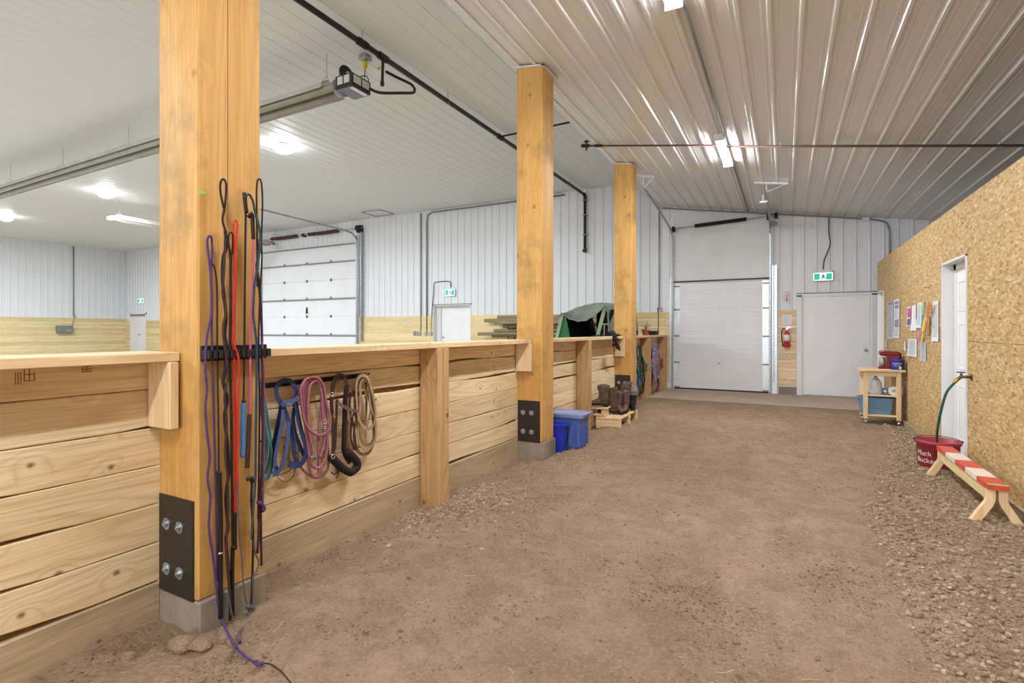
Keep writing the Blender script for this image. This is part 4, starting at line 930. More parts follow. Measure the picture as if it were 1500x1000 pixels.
webbing('rope_coil', PEG['pink'], 'thick coil of dusty pink rope with silver snap, middle of the rack', 'rope', [
    ('coil_loop', PKR, 'tube', .0085, XK + .075, [(395, 250), (395, 150), (450, 75), (530, 75), (580, 150), (600, 280), (632, 400), (620, 490), (560, 540), (480, 510), (420, 420)], 1),
    ('coil_loop', PKR, 'tube', .0085, XK + .060, [(415, 280), (412, 160), (460, 95), (540, 100), (575, 220), (590, 400), (605, 560), (600, 700), (560, 790), (510, 805), (465, 740), (440, 560), (425, 400)], 1),
    ('coil_loop', PKR, 'tube', .0085, XK + .050, [(430, 260), (440, 140), (500, 85), (560, 130), (560, 300), (540, 500), (535, 650), (540, 820), (520, 875), (480, 860), (450, 700), (450, 450)], 1),
    ('coil_loop', PKR, 'tube', .0080, XK + .036, [(400, 300), (425, 130), (490, 70), (555, 120), (590, 300), (610, 600), (618, 780), (590, 850), (540, 885), (470, 870), (400, 810), (390, 780)]),
    ('coil_loop', PKR, 'tube', .0085, XK + .066, [(450, 240), (470, 130), (530, 100), (560, 180), (570, 350), (585, 500), (580, 620), (545, 720)]),
    ('rope_tail', PKR, 'tube', .0075, XK + .072, [(455, 240), (450, 380), (460, 520), (480, 620), (490, 700)]),
    ('tail_knot', GALVD, 'tube', .008, XK + .075, [(470, 722), (495, 715), (515, 728)])],
    [('snap_ring', CHROME, (590, 430), .014, XK + .095), ('snap_hook', CHROME, (588, 480), .010, XK + .095)])
webbing('leather_halter', PEG['brown'], 'dark brown leather halter with fleece noseband and brass buckles, fourth on the rack', 'halter', [
    ('crown_strap', BRN, 'flat', .032, XK + .055, [(650, 170), (665, 100), (700, 65), (745, 75), (765, 130), (768, 180)]),
    ('cheek_strap', BRN, 'flat', .026, XK + .060, [(652, 160), (642, 260), (650, 420), (658, 560), (655, 690)]),
    ('cheek_strap', FLC, 'tube', .016, XK + .050, [(768, 130), (755, 260), (750, 400), (745, 560), (748, 680), (790, 760)]),
    ('cross_strap', plain('mauve_brown_leather', '#6a4a48', .5, 0, .15, 20), 'flat', .016, XK + .085, [(690, 275), (740, 305), (800, 335), (860, 345)]),
    ('cheek_strap', BRN, 'flat', .014, XK + .06, [(800, 190), (790, 300), (805, 420), (800, 560), (830, 660)]),
    ('cheek_strap', BRN, 'flat', .012, XK + .062, [(815, 180), (850, 260), (840, 340), (815, 400), (830, 520), (845, 660)]),
    ('cheek_strap', BRN, 'flat', .016, XK + .05, [(690, 250), (680, 400), (675, 560), (670, 660)]),
    ('fleece_noseband', FLC, 'tube', .027, XK + .075, [(640, 720), (680, 760), (740, 815), (800, 840), (850, 800), (845, 750), (800, 700), (770, 680)]),
    ('curb_strap', BRN, 'tube', .004, XK + .06, [(640, 840), (670, 860), (700, 830), (690, 880), (680, 890)])],
    [('buckle', CHROME, (645, 210), .012, XK + .08), ('buckle', BRASS, (665, 385), .012, XK + .08), ('buckle', BRASS, (808, 385), .010, XK + .08), ('noseband_ring', CHROME, (655, 715), .014, XK + .10)])
webbing('halter', PEG['tan'], 'tan webbing halter coiled in long loops at the right end of the rack', 'halter', [
    ('coil_loop', TAN, 'flat', .017, XK + .070, [(850, 280), (845, 130), (880, 60), (930, 65), (960, 140), (990, 260), (1000, 380), (985, 455), (930, 490), (885, 450), (860, 380)], 1),
    ('coil_loop', TAN2, 'flat', .017, XK + .055, [(830, 260), (840, 100), (900, 50), (950, 110), (985, 300), (990, 480), (975, 590), (920, 620), (880, 560), (845, 420)], 1),
    ('coil_loop', TAN, 'flat', .017, XK + .062, [(880, 240), (880, 120), (920, 75), (950, 150), (960, 300), (1000, 420), (1000, 560), (960, 640), (900, 640), (860, 560), (870, 400)], 1),
    ('coil_loop', TAN2, 'flat', .017, XK + .045, [(860, 300), (850, 150), (895, 70), (940, 120), (970, 320), (985, 560), (965, 660), (905, 700), (850, 660), (825, 560), (840, 420)], 1),
    ('short_strap', TAN2, 'flat', .020, XK + .04, [(920, 110), (925, 200), (925, 320), (915, 460)]),
    ('thin_strap', TAN, 'flat', .010, XK + .045, [(930, 180), (960, 330), (930, 470), (910, 580)])],
    [('snap_hook', BRASS, (920, 225), .011, XK + .08), ('snap_ring', BRASS, (922, 190), .009, XK + .08)])
# ================================================================== BLUE BINS
def tub(m, x0, x1, y0, y1, z0, z1, ins, wall=.008, rc=.035, lip=.014, bottom=.0):
    """open tapered rectangular tub with rounded corners"""
    def ring(ix, z, r):
        a0, a1, b0, b1 = x0 + ix, x1 - ix, y0 + ix, y1 - ix; pts = []
        for cx_, cy_, s in ((a1 - r, b1 - r, 0), (a0 + r, b1 - r, 1), (a0 + r, b0 + r, 2), (a1 - r, b0 + r, 3)):
            for k in range(5): an = (s + k / 4) * PI / 2; pts.append((cx_ + r * math.cos(an), cy_ + r * math.sin(an), z))
        return pts
    rings = [ring(ins, z0, rc * .8), ring(ins * .12, z1 - lip, rc), ring(-lip, z1 - lip, rc + lip), ring(-lip, z1, rc + lip), ring(wall, z1, rc * .8), ring(ins + wall, z0 + .01 + bottom, rc * .6)]
    n = 20; vs = [p for r in rings for p in r]
    fs = [(k * n + i, k * n + (i + 1) % n, (k + 1) * n + (i + 1) % n, (k + 1) * n + i) for k in range(5) for i in range(n)]
    fs += [tuple(range(n))[::-1], tuple(5 * n + i for i in range(n))]
    m.add(vs, fs); return m
BBLUE = plain('bright_blue_plastic', '#1d35b4', .35, 0, .08, 6, spec=.5); TBLUE = plain('denim_blue_plastic', '#4a64a8', .42, 0, .10, 6)
LIDB = plain('faded_blue_lid', '#8e9ac0', .45, 0, .12, 9)
t = empty('recycling_bin', (-2.36, 5.47, -.06), 'bright blue open plastic bin beside the middle post, in front of the lidded tote', 'bin')
b = tub(MB(), -2.52, -2.19, 5.385, 5.555, -.065, .285, .05, rc=.03).build('bin_body', BBLUE, t, sm=False)
t = empty('storage_tote', (-2.27, 5.76, -.06), 'dusty blue lidded storage tote standing behind the bright blue bin', 'storage tote')
m = tub(MB(), -2.50, -2.07, 5.60, 5.92, -.06, .35, .045, rc=.045)
for k in range(4):
    xx = -2.44 + k * .10; m.box(xx, xx + .05, 5.612, 5.63, .0, .26, b=.006)
for k in range(3):
    yy_ = 5.66 + k * .085; m.box(-2.10, -2.078, yy_, yy_ + .04, .0, .26, b=.006)
m.build('tote_body', TBLUE, t)
m = MB(); tub(m, -2.515, -2.055, 5.585, 5.935, .335, .375, .0, rc=.05, lip=.012); m.box(-2.50, -2.07, 5.60, 5.92, .352, .368, b=.01).box(-2.44, -2.13, 5.66, 5.86, .368, .374, b=.004); m.build('lid', LIDB, t)

# ================================================================== PALLET AND BOOTS
t = empty('wooden_pallet', (-2.2, 7.45, 0), 'small pale wooden pallet of short boards on the dirt, carrying the boots', 'pallet')
g0 = -.03
for yy_ in (6.975, 7.44, 7.86): MB().box(-2.36, -2.0, yy_, yy_ + .04, g0, .105, b=.003).build('stringer', WHITEW[0], t)
for k, xx in enumerate((-2.36, -2.245, -2.13, -2.075)):
    MB().box(xx, xx + (.10 if k < 2 else .065), 6.965, 7.915, .106, .128, b=.003).build('top_slat', WHITEW[1], t)
t = empty('wooden_block', (-2.38, 7.06, 0), 'little raised wooden step at the left end of the pallet, under the leftmost boot', 'step')
MB().box(-2.47, -2.22, 7.0, 7.22, .235, .258, b=.003).build('top_board', WHITEW[0], t)
MB().box(-2.465, -2.43, 6.93, 7.20, -.03, .234, b=.003).build('leg', WHITEW[2], t)
MB().box(-2.425, -2.26, 7.05, 7.08, .130, .16, b=.003).build('rail', WHITEW[0], t)
MB().box(-2.30, -2.24, 7.03, 7.20, .130, .234, b=.003).build('leg', WHITEW[2], t)
def boot(x, y, z, heading, mt, sole, sh, label, lean=(0, 0), rad=1., name='boot', rim=None, drop=.02, group=None, laces=False, L=1.):
    t = empty(name, (0, 0, 0), label, 'boot', group); m = MB()
    F = [(-.045, .055, .018, .03), (-.03, .055, .034, .048), (.015, .06, .040, .056), (.07, .062, .038, .056), (.12, .052, .042, .042), (.17, .042, .045, .031), (.215, .035, .036, .023), (.25, .030, .016, .013)]
    n = 14; vs = []
    for fx, zc, hw, hh in F:
        for i in range(n):
            a = 2 * PI * i / n; zz_ = zc + hh * math.sin(a); vs.append((fx * L, hw * math.cos(a), max(.012, zz_)))
    fs = [(k * n + i, k * n + (i + 1) % n, (k + 1) * n + (i + 1) % n, (k + 1) * n + i) for k in range(len(F) - 1) for i in range(n)] + [tuple(range(n))[::-1], tuple((len(F) - 1) * n + i for i in range(n))]
    m.add(vs, fs); m.build('foot', mt, t, sm=True, mods=[('SUBSURF', dict(levels=1, render_levels=1))])
    m = MB(); vs = []; R = 9
    for k in range(R):
        q = k / (R - 1); zc = .06 + sh * q; cx_ = .022 + lean[0] * q * q; cy_ = lean[1] * q * q; rx = (.047 + .018 * q + .006 * math.sin(q * 9)) * rad; ry = (.037 + .018 * q) * rad
        for i in range(18):
            a = 2 * PI * i / 18; wob = 1 + .05 * noise.noise(Vector((a * 1.5, q * 6, x * 9 + y)))
            dz = (-drop * abs(math.sin(a)) ** 2 if k == R - 1 else 0) + .008 * noise.noise(Vector((a, q * 5, y * 3)))
            vs.append((cx_ + rx * math.cos(a) * wob, cy_ + ry * math.sin(a) * wob, zc + dz))
    m.add(vs, [(k * 18 + i, k * 18 + (i + 1) % 18, (k + 1) * 18 + (i + 1) % 18, (k + 1) * 18 + i) for k in range(R - 1) for i in range(18)])
    s = m.build('shaft', mt, t, sm=True, mods=[('SOLIDIFY', dict(thickness=.005, offset=0))])
    if rim:
        top = [Vector(vs[(R - 1) * 18 + i]) for i in range(18)]; MB().tube(top, .006, 6, closed=True).build('rim_band', rim, t, sm=True)
    m = MB(); out = [(-.05, .0), (-.04, .032), (0, .040), (.06, .034), (.12, .041), (.17, .045), (.215, .036), (.255, .014)]
    pts = [(a * L, b_) for a, b_ in out] + [(a * L, -b_) for a, b_ in out[::-1][:-1]]
    m.prism([(p[0], p[1]) for p in pts], 2, .0, .013); m.box(-.045, .03, -.032, .032, -.018, .001, b=.004); m.build('sole', sole, t)
    if laces:
        m = MB()
        for k in range(5): zz_ = .10 + k * sh * .16; m.tube([(.075 - k * .004, -.025, zz_), (.082 - k * .004, 0, zz_ + .01), (.075 - k * .004, .025, zz_)], .004, 5)
        m.build('laces', GREYC, t)
    t.location = (x, y, z + .018); t.rotation_euler = (0, 0, heading); return t
LB1 = plain('worn_brown_leather', '#5a483e', .6, 0, .35, 30, .4, 50); LB2 = plain('reddish_brown_leather', '#5e443c', .5, 0, .35, 35, .5, 60); SUE = plain('grey_suede', '#7a6f68', .9, 0, .2, 30, .4, 80); RUB = plain('black_rubber', '#23211f', .4, 0, .15, 10)
SOLE = plain('dark_sole', '#2a2320', .8); TEALR = plain('teal_rim', '#5c8f96', .6)
hd = PI + math.atan2(.47, .88)
boot(-2.27, 7.12, .262, hd, LB1, SOLE, .22, 'dusty brown boot on the raised step, its toe pointing left', laces=True, drop=-.015, rad=1.3)
boot(-2.20, 7.33, .13, hd - .1, LB1, SOLE, .33, 'dusty brown boot just behind the leftmost boot on the pallet', drop=.03, rad=1.3, lean=(.03, .03))
boot(-2.20, 7.52, .13, -PI / 2 + .5, LB2, SOLE, .24, 'reddish brown ornate boot on the pallet with toe pointing at the viewer', lean=(-.02, .02), rad=1.15)
boot(-2.10, 7.62, .13, -PI / 2 + .1, LB2, SOLE, .26, 'reddish brown boot standing behind the ornate one on the pallet', lean=(-.03, -.03), rad=1.15)
boot(-2.04, 7.78, .13, PI / 2 + .4, RUB, SOLE, .17, 'short black rubber boot with a teal rim at the pallet right end', rim=TEALR, rad=1.15, drop=.0, L=.8)
boot(-2.20, 7.80, .13, PI / 2 - .3, SUE, SOLE, .36, 'tall grey suede boot at the back of the pallet, its top leaning right', lean=(-.05, -.10), rad=1.3)
m = MB(); m.lathe([(.075, 0), (.08, .03), (.07, .075), (.045, .105), (0, .115)], (-2.06, 7.86, .385), 18, sy=1.15); m.lathe([(.078, .0), (.1, -.006), (.078, .004)], (-2.06, 7.86, .392), 18)
tag(m.build('felt_cap', SUE, sm=True), 'grey felt cap resting on top of the black rubber boot', 'cap')

# ================================================================== GLOVES ON THE LEDGE
GLV = plain('black_glove_cloth', '#1f1c20', .85, 0, .3, 60, .5, 120)
def organic(name, m, mt, parent=None, vox=.007, sm=True):
    """fuse overlapping shapes of one part into one skin"""
    o = m.build('tmp', mt, parent); md = o.modifiers.new('r', 'REMESH'); md.mode = 'VOXEL'; md.voxel_size = vox; md.use_smooth_shade = True
    s2 = o.modifiers.new('s', 'SMOOTH'); s2.factor = .5; s2.iterations = 3
    me = bpy.data.meshes.new_from_object(o.evaluated_get(bpy.context.evaluated_depsgraph_get()))
    o.modifiers.clear(); old = o.data; o.data = me; bpy.data.meshes.remove(old); o.name = name; me.name = name
    CAT[name] = CAT.get('tmp', CAT.get(o.name)); CAT[o.name] = CAT[name]; return o
LX = -2.44
def fl(u, v, X=LX): return W(u, v, X=X)
# hanging glove: cuff on the ledge, fingers down in front
t = empty('work_glove', fl(897, 490), 'black work glove drooping over the ledge front beside the farthest post', 'glove', 'black gloves on the ledge')
m = MB(); m.tube(spline([fl(893, 489, -2.50), fl(897, 487, -2.47), fl(900, 491, -2.42), fl(901, 499, -2.41), fl(903, 505, -2.41)], .02), .038, 12)
for pth in ([(901, 502), (905, 509), (908, 513)], [(900, 502), (902, 507), (905, 511)], [(904, 502), (907, 508), (908, 511)], [(899, 500), (898, 504), (899, 507)], [(903, 495), (906, 497), (906, 500)]):
    m.tube(spline([fl(a, b_, -2.405) for a, b_ in pth], .01), .014, 8)
organic('glove_body', m, GLV, t)
t = empty('work_glove', fl(906, 489), 'black work glove lying flat at the ledge end against the farthest post', 'glove', 'black gloves on the ledge')
m = MB(); m.tube([(-2.50, 8.30, 1.275), (-2.47, 8.40, 1.275), (-2.48, 8.50, 1.272)], .024, 10)
for k in range(4): m.tube([(-2.49 + k * .018 - .02, 8.49, 1.272), (-2.49 + k * .02 - .02, 8.57, 1.270)], .010, 8)
m.tube([(-2.46, 8.44, 1.272), (-2.445, 8.50, 1.27)], .010, 8)
organic('glove_body', m, GLV, t)
t = empty('folded_strap', (-2.56, 7.7, 1.252), 'dark folded strap bundle lying on the ledge left of the drooping glove', 'strap')
m = MB()
for k in range(3): m.strap(spline([(-2.60 + k * .04, 7.25 + .05 * k, 1.258 + .008 * k), (-2.56 + k * .03, 7.6, 1.263 + .012 * k), (-2.58 + k * .04, 8.0, 1.262 + .012 * k), (-2.55, 8.2, 1.262)], .03), .03, .006, (0, 0, 1))
m.build('webbing', GLV, t)

# ================================================================== GREEN SPREADER WITH TARP (arena side)
GRN = plain('green_paint', '#156226', .45, 0, .12, 4); GRNL = plain('pale_green_frame', '#8b9f82', .5, 0, .12, 8); TARP = plain('grey_green_tarp', '#7e877c', .8, 0, .18, 5, .5, 25); DARK = plain('dark_interior', '#14160f', .9)
SY = 9.5
t = empty('manure_spreader', (-3.45, SY + .9, 0), 'green farm spreader hopper standing in the arena just behind the ledge', 'spreader')
MB().prism([(-4.06, 1.0), (-3.92, 1.66), (-3.88, 1.70), (-3.84, 1.66), (-3.70, 1.0)], 1, SY, SY + .02).build('end_plate', GRN, t)
MB().box(-4.03, -3.99, SY + .02, SY + 1.6, 1.0, 1.05).add([(-3.70, SY + .02, 1.0), (-3.88, SY + .02, 1.70), (-3.88, SY + 1.7, 1.70), (-3.70, SY + 1.7, 1.0), (-3.73, SY + .02, 1.0), (-3.91, SY + .02, 1.70), (-3.91, SY + 1.7, 1.70), (-3.73, SY + 1.7, 1.0)], [(0, 1, 2, 3), (4, 5, 6, 7), (0, 1, 5, 4), (3, 2, 6, 7), (1, 2, 6, 5)]).build('side_wall', DARK, t)
MB().sweep([(-4.075, SY - .01, 1.0), (-3.90, SY - .01, 1.70)], [(-.035, -.015), (.035, -.015), (.035, .015), (-.035, .015)], (0, 1, 0)).build('frame_bar', GRNL, t)
MB().sweep([(-3.24, SY - .01, 1.0), (-3.03, SY - .01, 1.79)], [(-.035, -.015), (.035, -.015), (.035, .015), (-.035, .015)], (0, 1, 0)).build('frame_bar', GRNL, t)
MB().prism([(-3.21, 1.0), (-3.02, 1.76), (-2.93, 1.4), (-2.93, 1.0)], 1, SY + .02, SY + .04).build('end_plate', DARK, t)
MB().box(-3.12, -2.94, SY - .03, SY - .02, 1.46, 1.485, b=.003).box(-3.05, -3.03, SY - .03, SY - .02, 1.2, 1.47, b=.003).build('brace', GRNL, t)
MB().box(-3.74, -2.95, SY + 1.6, SY + 1.64, .6, 1.78).box(-3.73, -3.2, SY, SY + 1.6, .6, .64).add([(-3.2, SY, .6), (-2.92, SY, 1.75), (-2.92, SY + 1.6, 1.75), (-3.2, SY + 1.6, .6), (-3.16, SY, .6), (-2.88, SY, 1.75), (-2.88, SY + 1.6, 1.75), (-3.16, SY + 1.6, .6)], [(0, 1, 2, 3), (4, 5, 6, 7), (0, 1, 5, 4), (3, 2, 6, 7), (1, 2, 6, 5)]).build('hopper_trough', DARK, t)
MB().box(-3.985, -3.965, SY - .012, SY + .0, 1.40, 1.46, b=.003).build('reflector', WHITE, t)
MB().cyl((-4.1, SY + .9, .33), (-2.85, SY + .9, .33), .03, 10).box(-3.6, -3.3, SY + .1, SY + 1.5, .40, .60, b=.01).build('axle_frame', GRN, t)
for xx in (-4.12, -2.9): MB().lathe([(.12, -.07), (.3, -.07), (.34, -.04), (.34, .04), (.3, .07), (.12, .07)], (xx, SY + .9, .325), 24, axis=0).build('wheel', RUB, t)
# draped tarp
m = MB(); top = [(-3.97, 1.63), (-3.90, 1.74), (-3.75, 1.80), (-3.55, 1.86), (-3.35, 1.90), (-3.15, 1.89), (-2.98, 1.89), (-2.87, 1.86), (-2.83, 1.6), (-2.81, 1.35), (-2.80, 1.2)]
front = [(-3.98, 1.63), (-3.90, 1.70), (-3.74, 1.58), (-3.56, 1.53), (-3.40, 1.545), (-3.24, 1.62), (-3.10, 1.74), (-3.03, 1.82), (-2.97, 1.74), (-2.95, 1.4), (-2.94, 1.2)]
NU = 60; NV = 26; vs = []
def lerp2(L, q):
    k = q * (len(L) - 1); i = min(int(k), len(L) - 2); f = k - i; f = f; return L[i][0] * (1 - f) + L[i + 1][0] * f, L[i][1] * (1 - f) + L[i + 1][1] * f
for j in range(NV + 1):
    q = j / NV
    for i in range(NU + 1):
        p = i / NU; fx, fz = lerp2(front, p); tx, tz = lerp2(top, p)
        k = min(1, q / .22); k = k * k * (3 - 2 * k); yy_ = SY - .06 + q * 1.7
        x_ = fx + (tx - fx) * k; z_ = fz + (tz - fz) * k + .022 * noise.noise(Vector((p * 7, q * 6, 1))) + .012 * noise.noise(Vector((p * 18, q * 9, 4))) - .05 * max(0, (q - .85) / .15)
        vs.append((x_, yy_, z_))
m.add(vs, [(j * (NU + 1) + i, j * (NU + 1) + i + 1, (j + 1) * (NU + 1) + i + 1, (j + 1) * (NU + 1) + i) for j in range(NV) for i in range(NU)])
tag(m.build('tarp', TARP, sm=True, mods=[('SOLIDIFY', dict(thickness=.006))]), 'grey green tarp draped over the green spreader', 'tarp')

# ================================================================== RAILS STACKED ON BRACKETS (arena end wall)
RAILS = [(-7.30, 12.13, 1.625, .045, 'upper stack, longest thin rail sticking out left'), (-6.92, 12.20, 1.70, .055, 'topmost rail of the upper stack on the end wall'), (-6.94, 12.05, 1.565, .055, 'front rail of the upper stack on the end wall'), (-6.74, 12.20, 1.47, .050, 'lowest rail of the upper stack on the end wall'),
         (-7.03, 12.20, 1.355, .040, 'topmost rail of the lower stack on the end wall'), (-7.45, 12.05, 1.265, .045, 'longest front rail of the lower stack on the end wall'), (-7.10, 12.20, 1.21, .045, 'lowest rail of the lower stack on the end wall')]
for k, (xx, yy_, z_, r, lab) in enumerate(RAILS):
    m = MB(); pts = [(xx + q * .5, yy_ + .006 * math.sin(q * 1.3 + k), z_ + .008 * math.sin(q + k)) for q in range(9)]
    m.tube([p for p in pts if p[0] < -3.3], r, 9); tag(m.build('fence_rail', OLDW[0], sm=True), 'weathered wooden pole, ' + lab, 'pole', 'weathered poles stacked on wall brackets')
for xx, lab in ((-6.45, 'left'), (-3.9, 'right')):
    t = empty('rail_bracket', (xx, YE - .03, 1.1), 'black steel bracket carrying the %s end of the pole stacks on the end wall' % lab, 'bracket')
    MB().box(xx - .02, xx + .02, YE - .05, YE - .034, 1.05, 1.75, b=.003).build('upright', BLACKM, t)
    for z_ in (1.40, 1.14):
        MB().box(xx - .015, xx + .015, YE - .40, YE - .05, z_ - .02, z_, b=.003).box(xx - .015, xx + .015, YE - .42, YE - .40, z_ - .02, z_ + .07, b=.003).build('arm', BLACKM, t)

# ================================================================== PLANTS ON THE FAR LEDGE
TERRA = plain('terracotta', '#9c4a30', .8, 0, .12, 12); SOIL = plain('potting_soil', '#2e2118', .95, 0, .4, 80, .8, 90); LEAF = plain('leaf_green', '#5f7a3a', .6, 0, .3, 30); LEAFD = plain('dark_leaf', '#38492e', .6, 0, .3, 30)
def plant(y, kind, label):
    t = empty('potted_plant', (-2.53, y, 1.252), label, 'plant', None); c = (-2.53, y, 1.252); rr = random.Random(int(y * 100))
    if kind == 'box':
        m = MB(); tub(m, -2.62, -2.44, y - .16, y + .20, 1.252, 1.345, .02, rc=.01, lip=.006); m.build('planter_box', plain('black_planter', '#2a2422', .6), t); MB().box(-2.60, -2.46, y - .14, y + .18, 1.32, 1.335).build('soil', SOIL, t); return t
    s = .075 if kind == 'terra' else .06
    MB().lathe([(0, 0), (s * .7, 0), (s * .95, s * 1.2), (s * 1.1, s * 1.2), (s * 1.1, s * 1.6), (s * .95, s * 1.6), (s * .9, s * 1.35), (0, s * 1.3)], c, 18).build('pot', TERRA if kind == 'terra' else BLACK, t, sm=False)
    MB().lathe([(0, s * 1.42), (s * .92, s * 1.40)], c, 14).build('soil', SOIL, t)
    st = MB(); lf = MB()
    for k in range(9 if kind == 'terra' else 7):
        a = rr.uniform(0, 2 * PI); h = rr.uniform(.06, .2) if kind == 'terra' else rr.uniform(.15, .45); R = rr.uniform(.02, .11) if kind == 'terra' else rr.uniform(.01, .07)
        p0 = Vector((c[0], c[1], 1.252 + s * 1.4)); p2 = p0 + Vector((R * math.cos(a), R * math.sin(a), h)); p1 = (p0 + p2) / 2 + Vector((0, 0, h * .15))
        P = spline([p0, p1, p2], .03); st.tube(P, .003, 5)
        for q in P[2:]:
            for j in range(3):
                aa = rr.uniform(0, 2 * PI); d = Vector((math.cos(aa), math.sin(aa), rr.uniform(-.2, .5))) * rr.uniform(.018, .036); sd = d.cross(Vector((0, 0, 1))).normalized() * .009
                lf.add([q, q + d * .5 + sd, q + d, q + d * .5 - sd], [(0, 1, 2, 3)])
    st.build('stems', LEAFD, t); lf.build('leaves', LEAF if kind == 'terra' else LEAFD, t); return t
plant(9.75, 'dark', 'small dark bushy potted plant on the far ledge, nearest the farthest post')
plant(10.62, 'terra', 'small leafy plant in a terracotta pot on the far ledge')
plant(11.35, 'box', 'black rectangular planter on the far ledge below the outlet')
tag(MB().tube(spline([(-2.60, YE - .06, 1.86), (-2.62, YE - .12, 1.88), (-2.60, YE - .16, 1.80), (-2.57, YE - .3, 1.45), (-2.56, YE - .5, 1.26)], .04), .009, 8).build('extension_cord', BLACK, sm=True), 'black cord dropping from the outlet to the far ledge', 'cord')

# ================================================================== TACK HANGING UNDER THE FAR LEDGE
COLS = dict(blue=rope('bright_blue_cord', '#3a7ab0', dark=.7), dgreen=plain('dark_green_webbing', '#173c33', .8, 0, .2, 30), green=plain('teal_green_webbing', '#2b6a5c', .7, 0, .2, 30), red=rope('dark_red_cord', '#7e2234', dark=.6), mix=rope('speckled_rope', '#4a4a8e', dark=.6, mix='#c9c0cc'), mix2=rope('speckled_red_rope', '#7a2f4a', dark=.6, mix='#b9b4cc'), black=RB, pink=plain('mauve_webbing', '#8c5560', .8, 0, .2, 30))
def z3(x, y, X=-2.44): return W(915 + x / 6.667, 470 + y / 6.667, X=X - .07)
def bunch(label, cat, name, mt, loops, kind='tube', r=.011, w=.028):
    t = empty(name, z3(*loops[0][0][0]), label, cat)
    for L, X in loops:
        P = spline([z3(a, b_, X) for a, b_ in L], .03); m = MB()
        if kind == 'tube': m.tube(P, r, 6)
        else: m.strap(P, w, .008, (1, 0, 0))
        m.build('loop', COLS[mt], t, sm=(kind == 'tube'))
    return t
bunch('bright blue cord looped on the wall just right of the farthest post', 'cord', 'looped_cord', 'blue', [([(118, 240), (124, 330), (140, 380), (135, 410), (115, 412)], -2.42), ([(118, 440), (135, 520), (150, 590), (140, 630), (122, 600), (125, 520), (150, 510), (185, 520)], -2.42), ([(120, 450), (140, 520), (150, 600), (135, 640), (118, 630)], -2.40)])
bunch('dark green halter hanging under the far ledge beside the blue cord', 'halter', 'halter', 'dgreen', [([(130, 235), (150, 300), (160, 400), (150, 480), (165, 500)], -2.46), ([(150, 235), (165, 320), (185, 430), (200, 510)], -2.45), ([(140, 240), (145, 350), (145, 450), (160, 560), (185, 600), (200, 560)], -2.43), ([(125, 250), (128, 420), (130, 560), (145, 650), (155, 700)], -2.47), ([(160, 250), (170, 400), (180, 500), (175, 600), (185, 690), (180, 640)], -2.46)], 'flat', w=.045)
bunch('teal green strap with a light buckle crossing the first bay under the far ledge', 'strap', 'strap', 'green', [([(165, 320), (190, 390), (215, 440), (232, 455), (215, 478), (195, 470)], -2.40), ([(185, 390), (205, 420), (228, 440)], -2.39)], 'flat', w=.04)
bunch('black lead cord with a frayed end at the bottom of the first bay', 'cord', 'looped_cord', 'black', [([(180, 480), (195, 560), (190, 620), (180, 690), (165, 705), (150, 680), (145, 740)], -2.42), ([(120, 470), (125, 600), (135, 720)], -2.45)])
bunch('speckled blue and white lead ropes bunched in the last bay', 'rope', 'rope_coil', 'mix', [([(272 + 10 * k + 6 * math.sin(k), 215 + 4 * (k % 3)), (275 + 9 * k, 330), (272 + 10 * k, 430 + 6 * k % 40), (290 + 6 * k, 560 + 9 * (k % 4)), (300 + 4 * k, 600 - 10 * (k % 3))], -2.40 - .012 * k) for k in range(6)], r=.016)
bunch('speckled dark red ropes hanging among the blue ones in the last bay', 'rope', 'rope_coil', 'mix2', [([(280 + 9 * k, 225), (290 + 9 * k, 300), (278 + 11 * k, 400), (300 + 8 * k, 500), (300 + 8 * k, 560)], -2.47 + .02 * k) for k in range(5)], r=.015)
bunch('dark red cord hanging at the left of the last bay', 'cord', 'looped_cord', 'red', [([(268, 240), (264, 340), (270, 450), (266, 560), (264, 640)], -2.44), ([(272, 300), (270, 420), (274, 560), (268, 620)], -2.43)])
bunch('mauve strap folded at the right of the last bay, by the door trim', 'strap', 'strap', 'pink', [([(340, 340), (345, 390), (370, 380), (392, 420), (385, 450), (370, 440), (350, 400)], -2.42), ([(335, 330), (340, 370), (365, 400), (390, 435)], -2.43)], 'flat', w=.06)
bunch('black strap end trailing down to the floor in the last bay', 'strap', 'strap', 'black', [([(325, 500), (328, 580), (335, 620), (320, 660), (305, 682)], -2.42)])

# ================================================================== CART BY THE PARTITION AND WHAT IS ON IT
t = empty('utility_cart', (1.2, 9.08, .02), 'pale wooden cart on casters with three shelves, standing against the partition wall', 'cart')
cx0, cx1, cy0, cy1 = 1.00, 1.44, 8.86, 9.28
MB().box(.945, 1.485, 8.83, 9.33, .765, .80, b=.006).build('top_board', WHITEW[0], t)
for lx in (cx0, cx1 - .055):
    for ly in (cy0, cy1 - .045):
        MB().box(lx, lx + .055, ly, ly + .045, .09, .764, b=.004).build('leg', WHITEW[2], t)
        c = MB().lathe([(.012, -.012), (.028, -.012), (.03, 0), (.028, .012), (.012, .012)], (lx + .028, ly + .022, .05), 16, axis=0); c.box(lx + .005, lx + .05, ly, ly + .045, .083, .09, b=.001).box(lx + .010, lx + .014, ly + .01, ly + .035, .04, .084).box(lx + .042, lx + .046, ly + .01, ly + .035, .04, .084)
        c.build('caster', CHROME, t)
MB().box(cx0 + .056, cx1 - .056, cy0 + .005, cy0 + .03, .70, .762, b=.003).build('apron', WHITEW[0], t)
MB().box(cx0 + .004, cx0 + .03, cy0 + .046, cy1 - .046, .70, .762, b=.003).build('apron', WHITEW[1], t)
MB().box(cx0 + .01, cx1 - .01, cy0 + .012, cy1 - .0, .415, .435, b=.003).build('shelf', WHITEW[0], t)
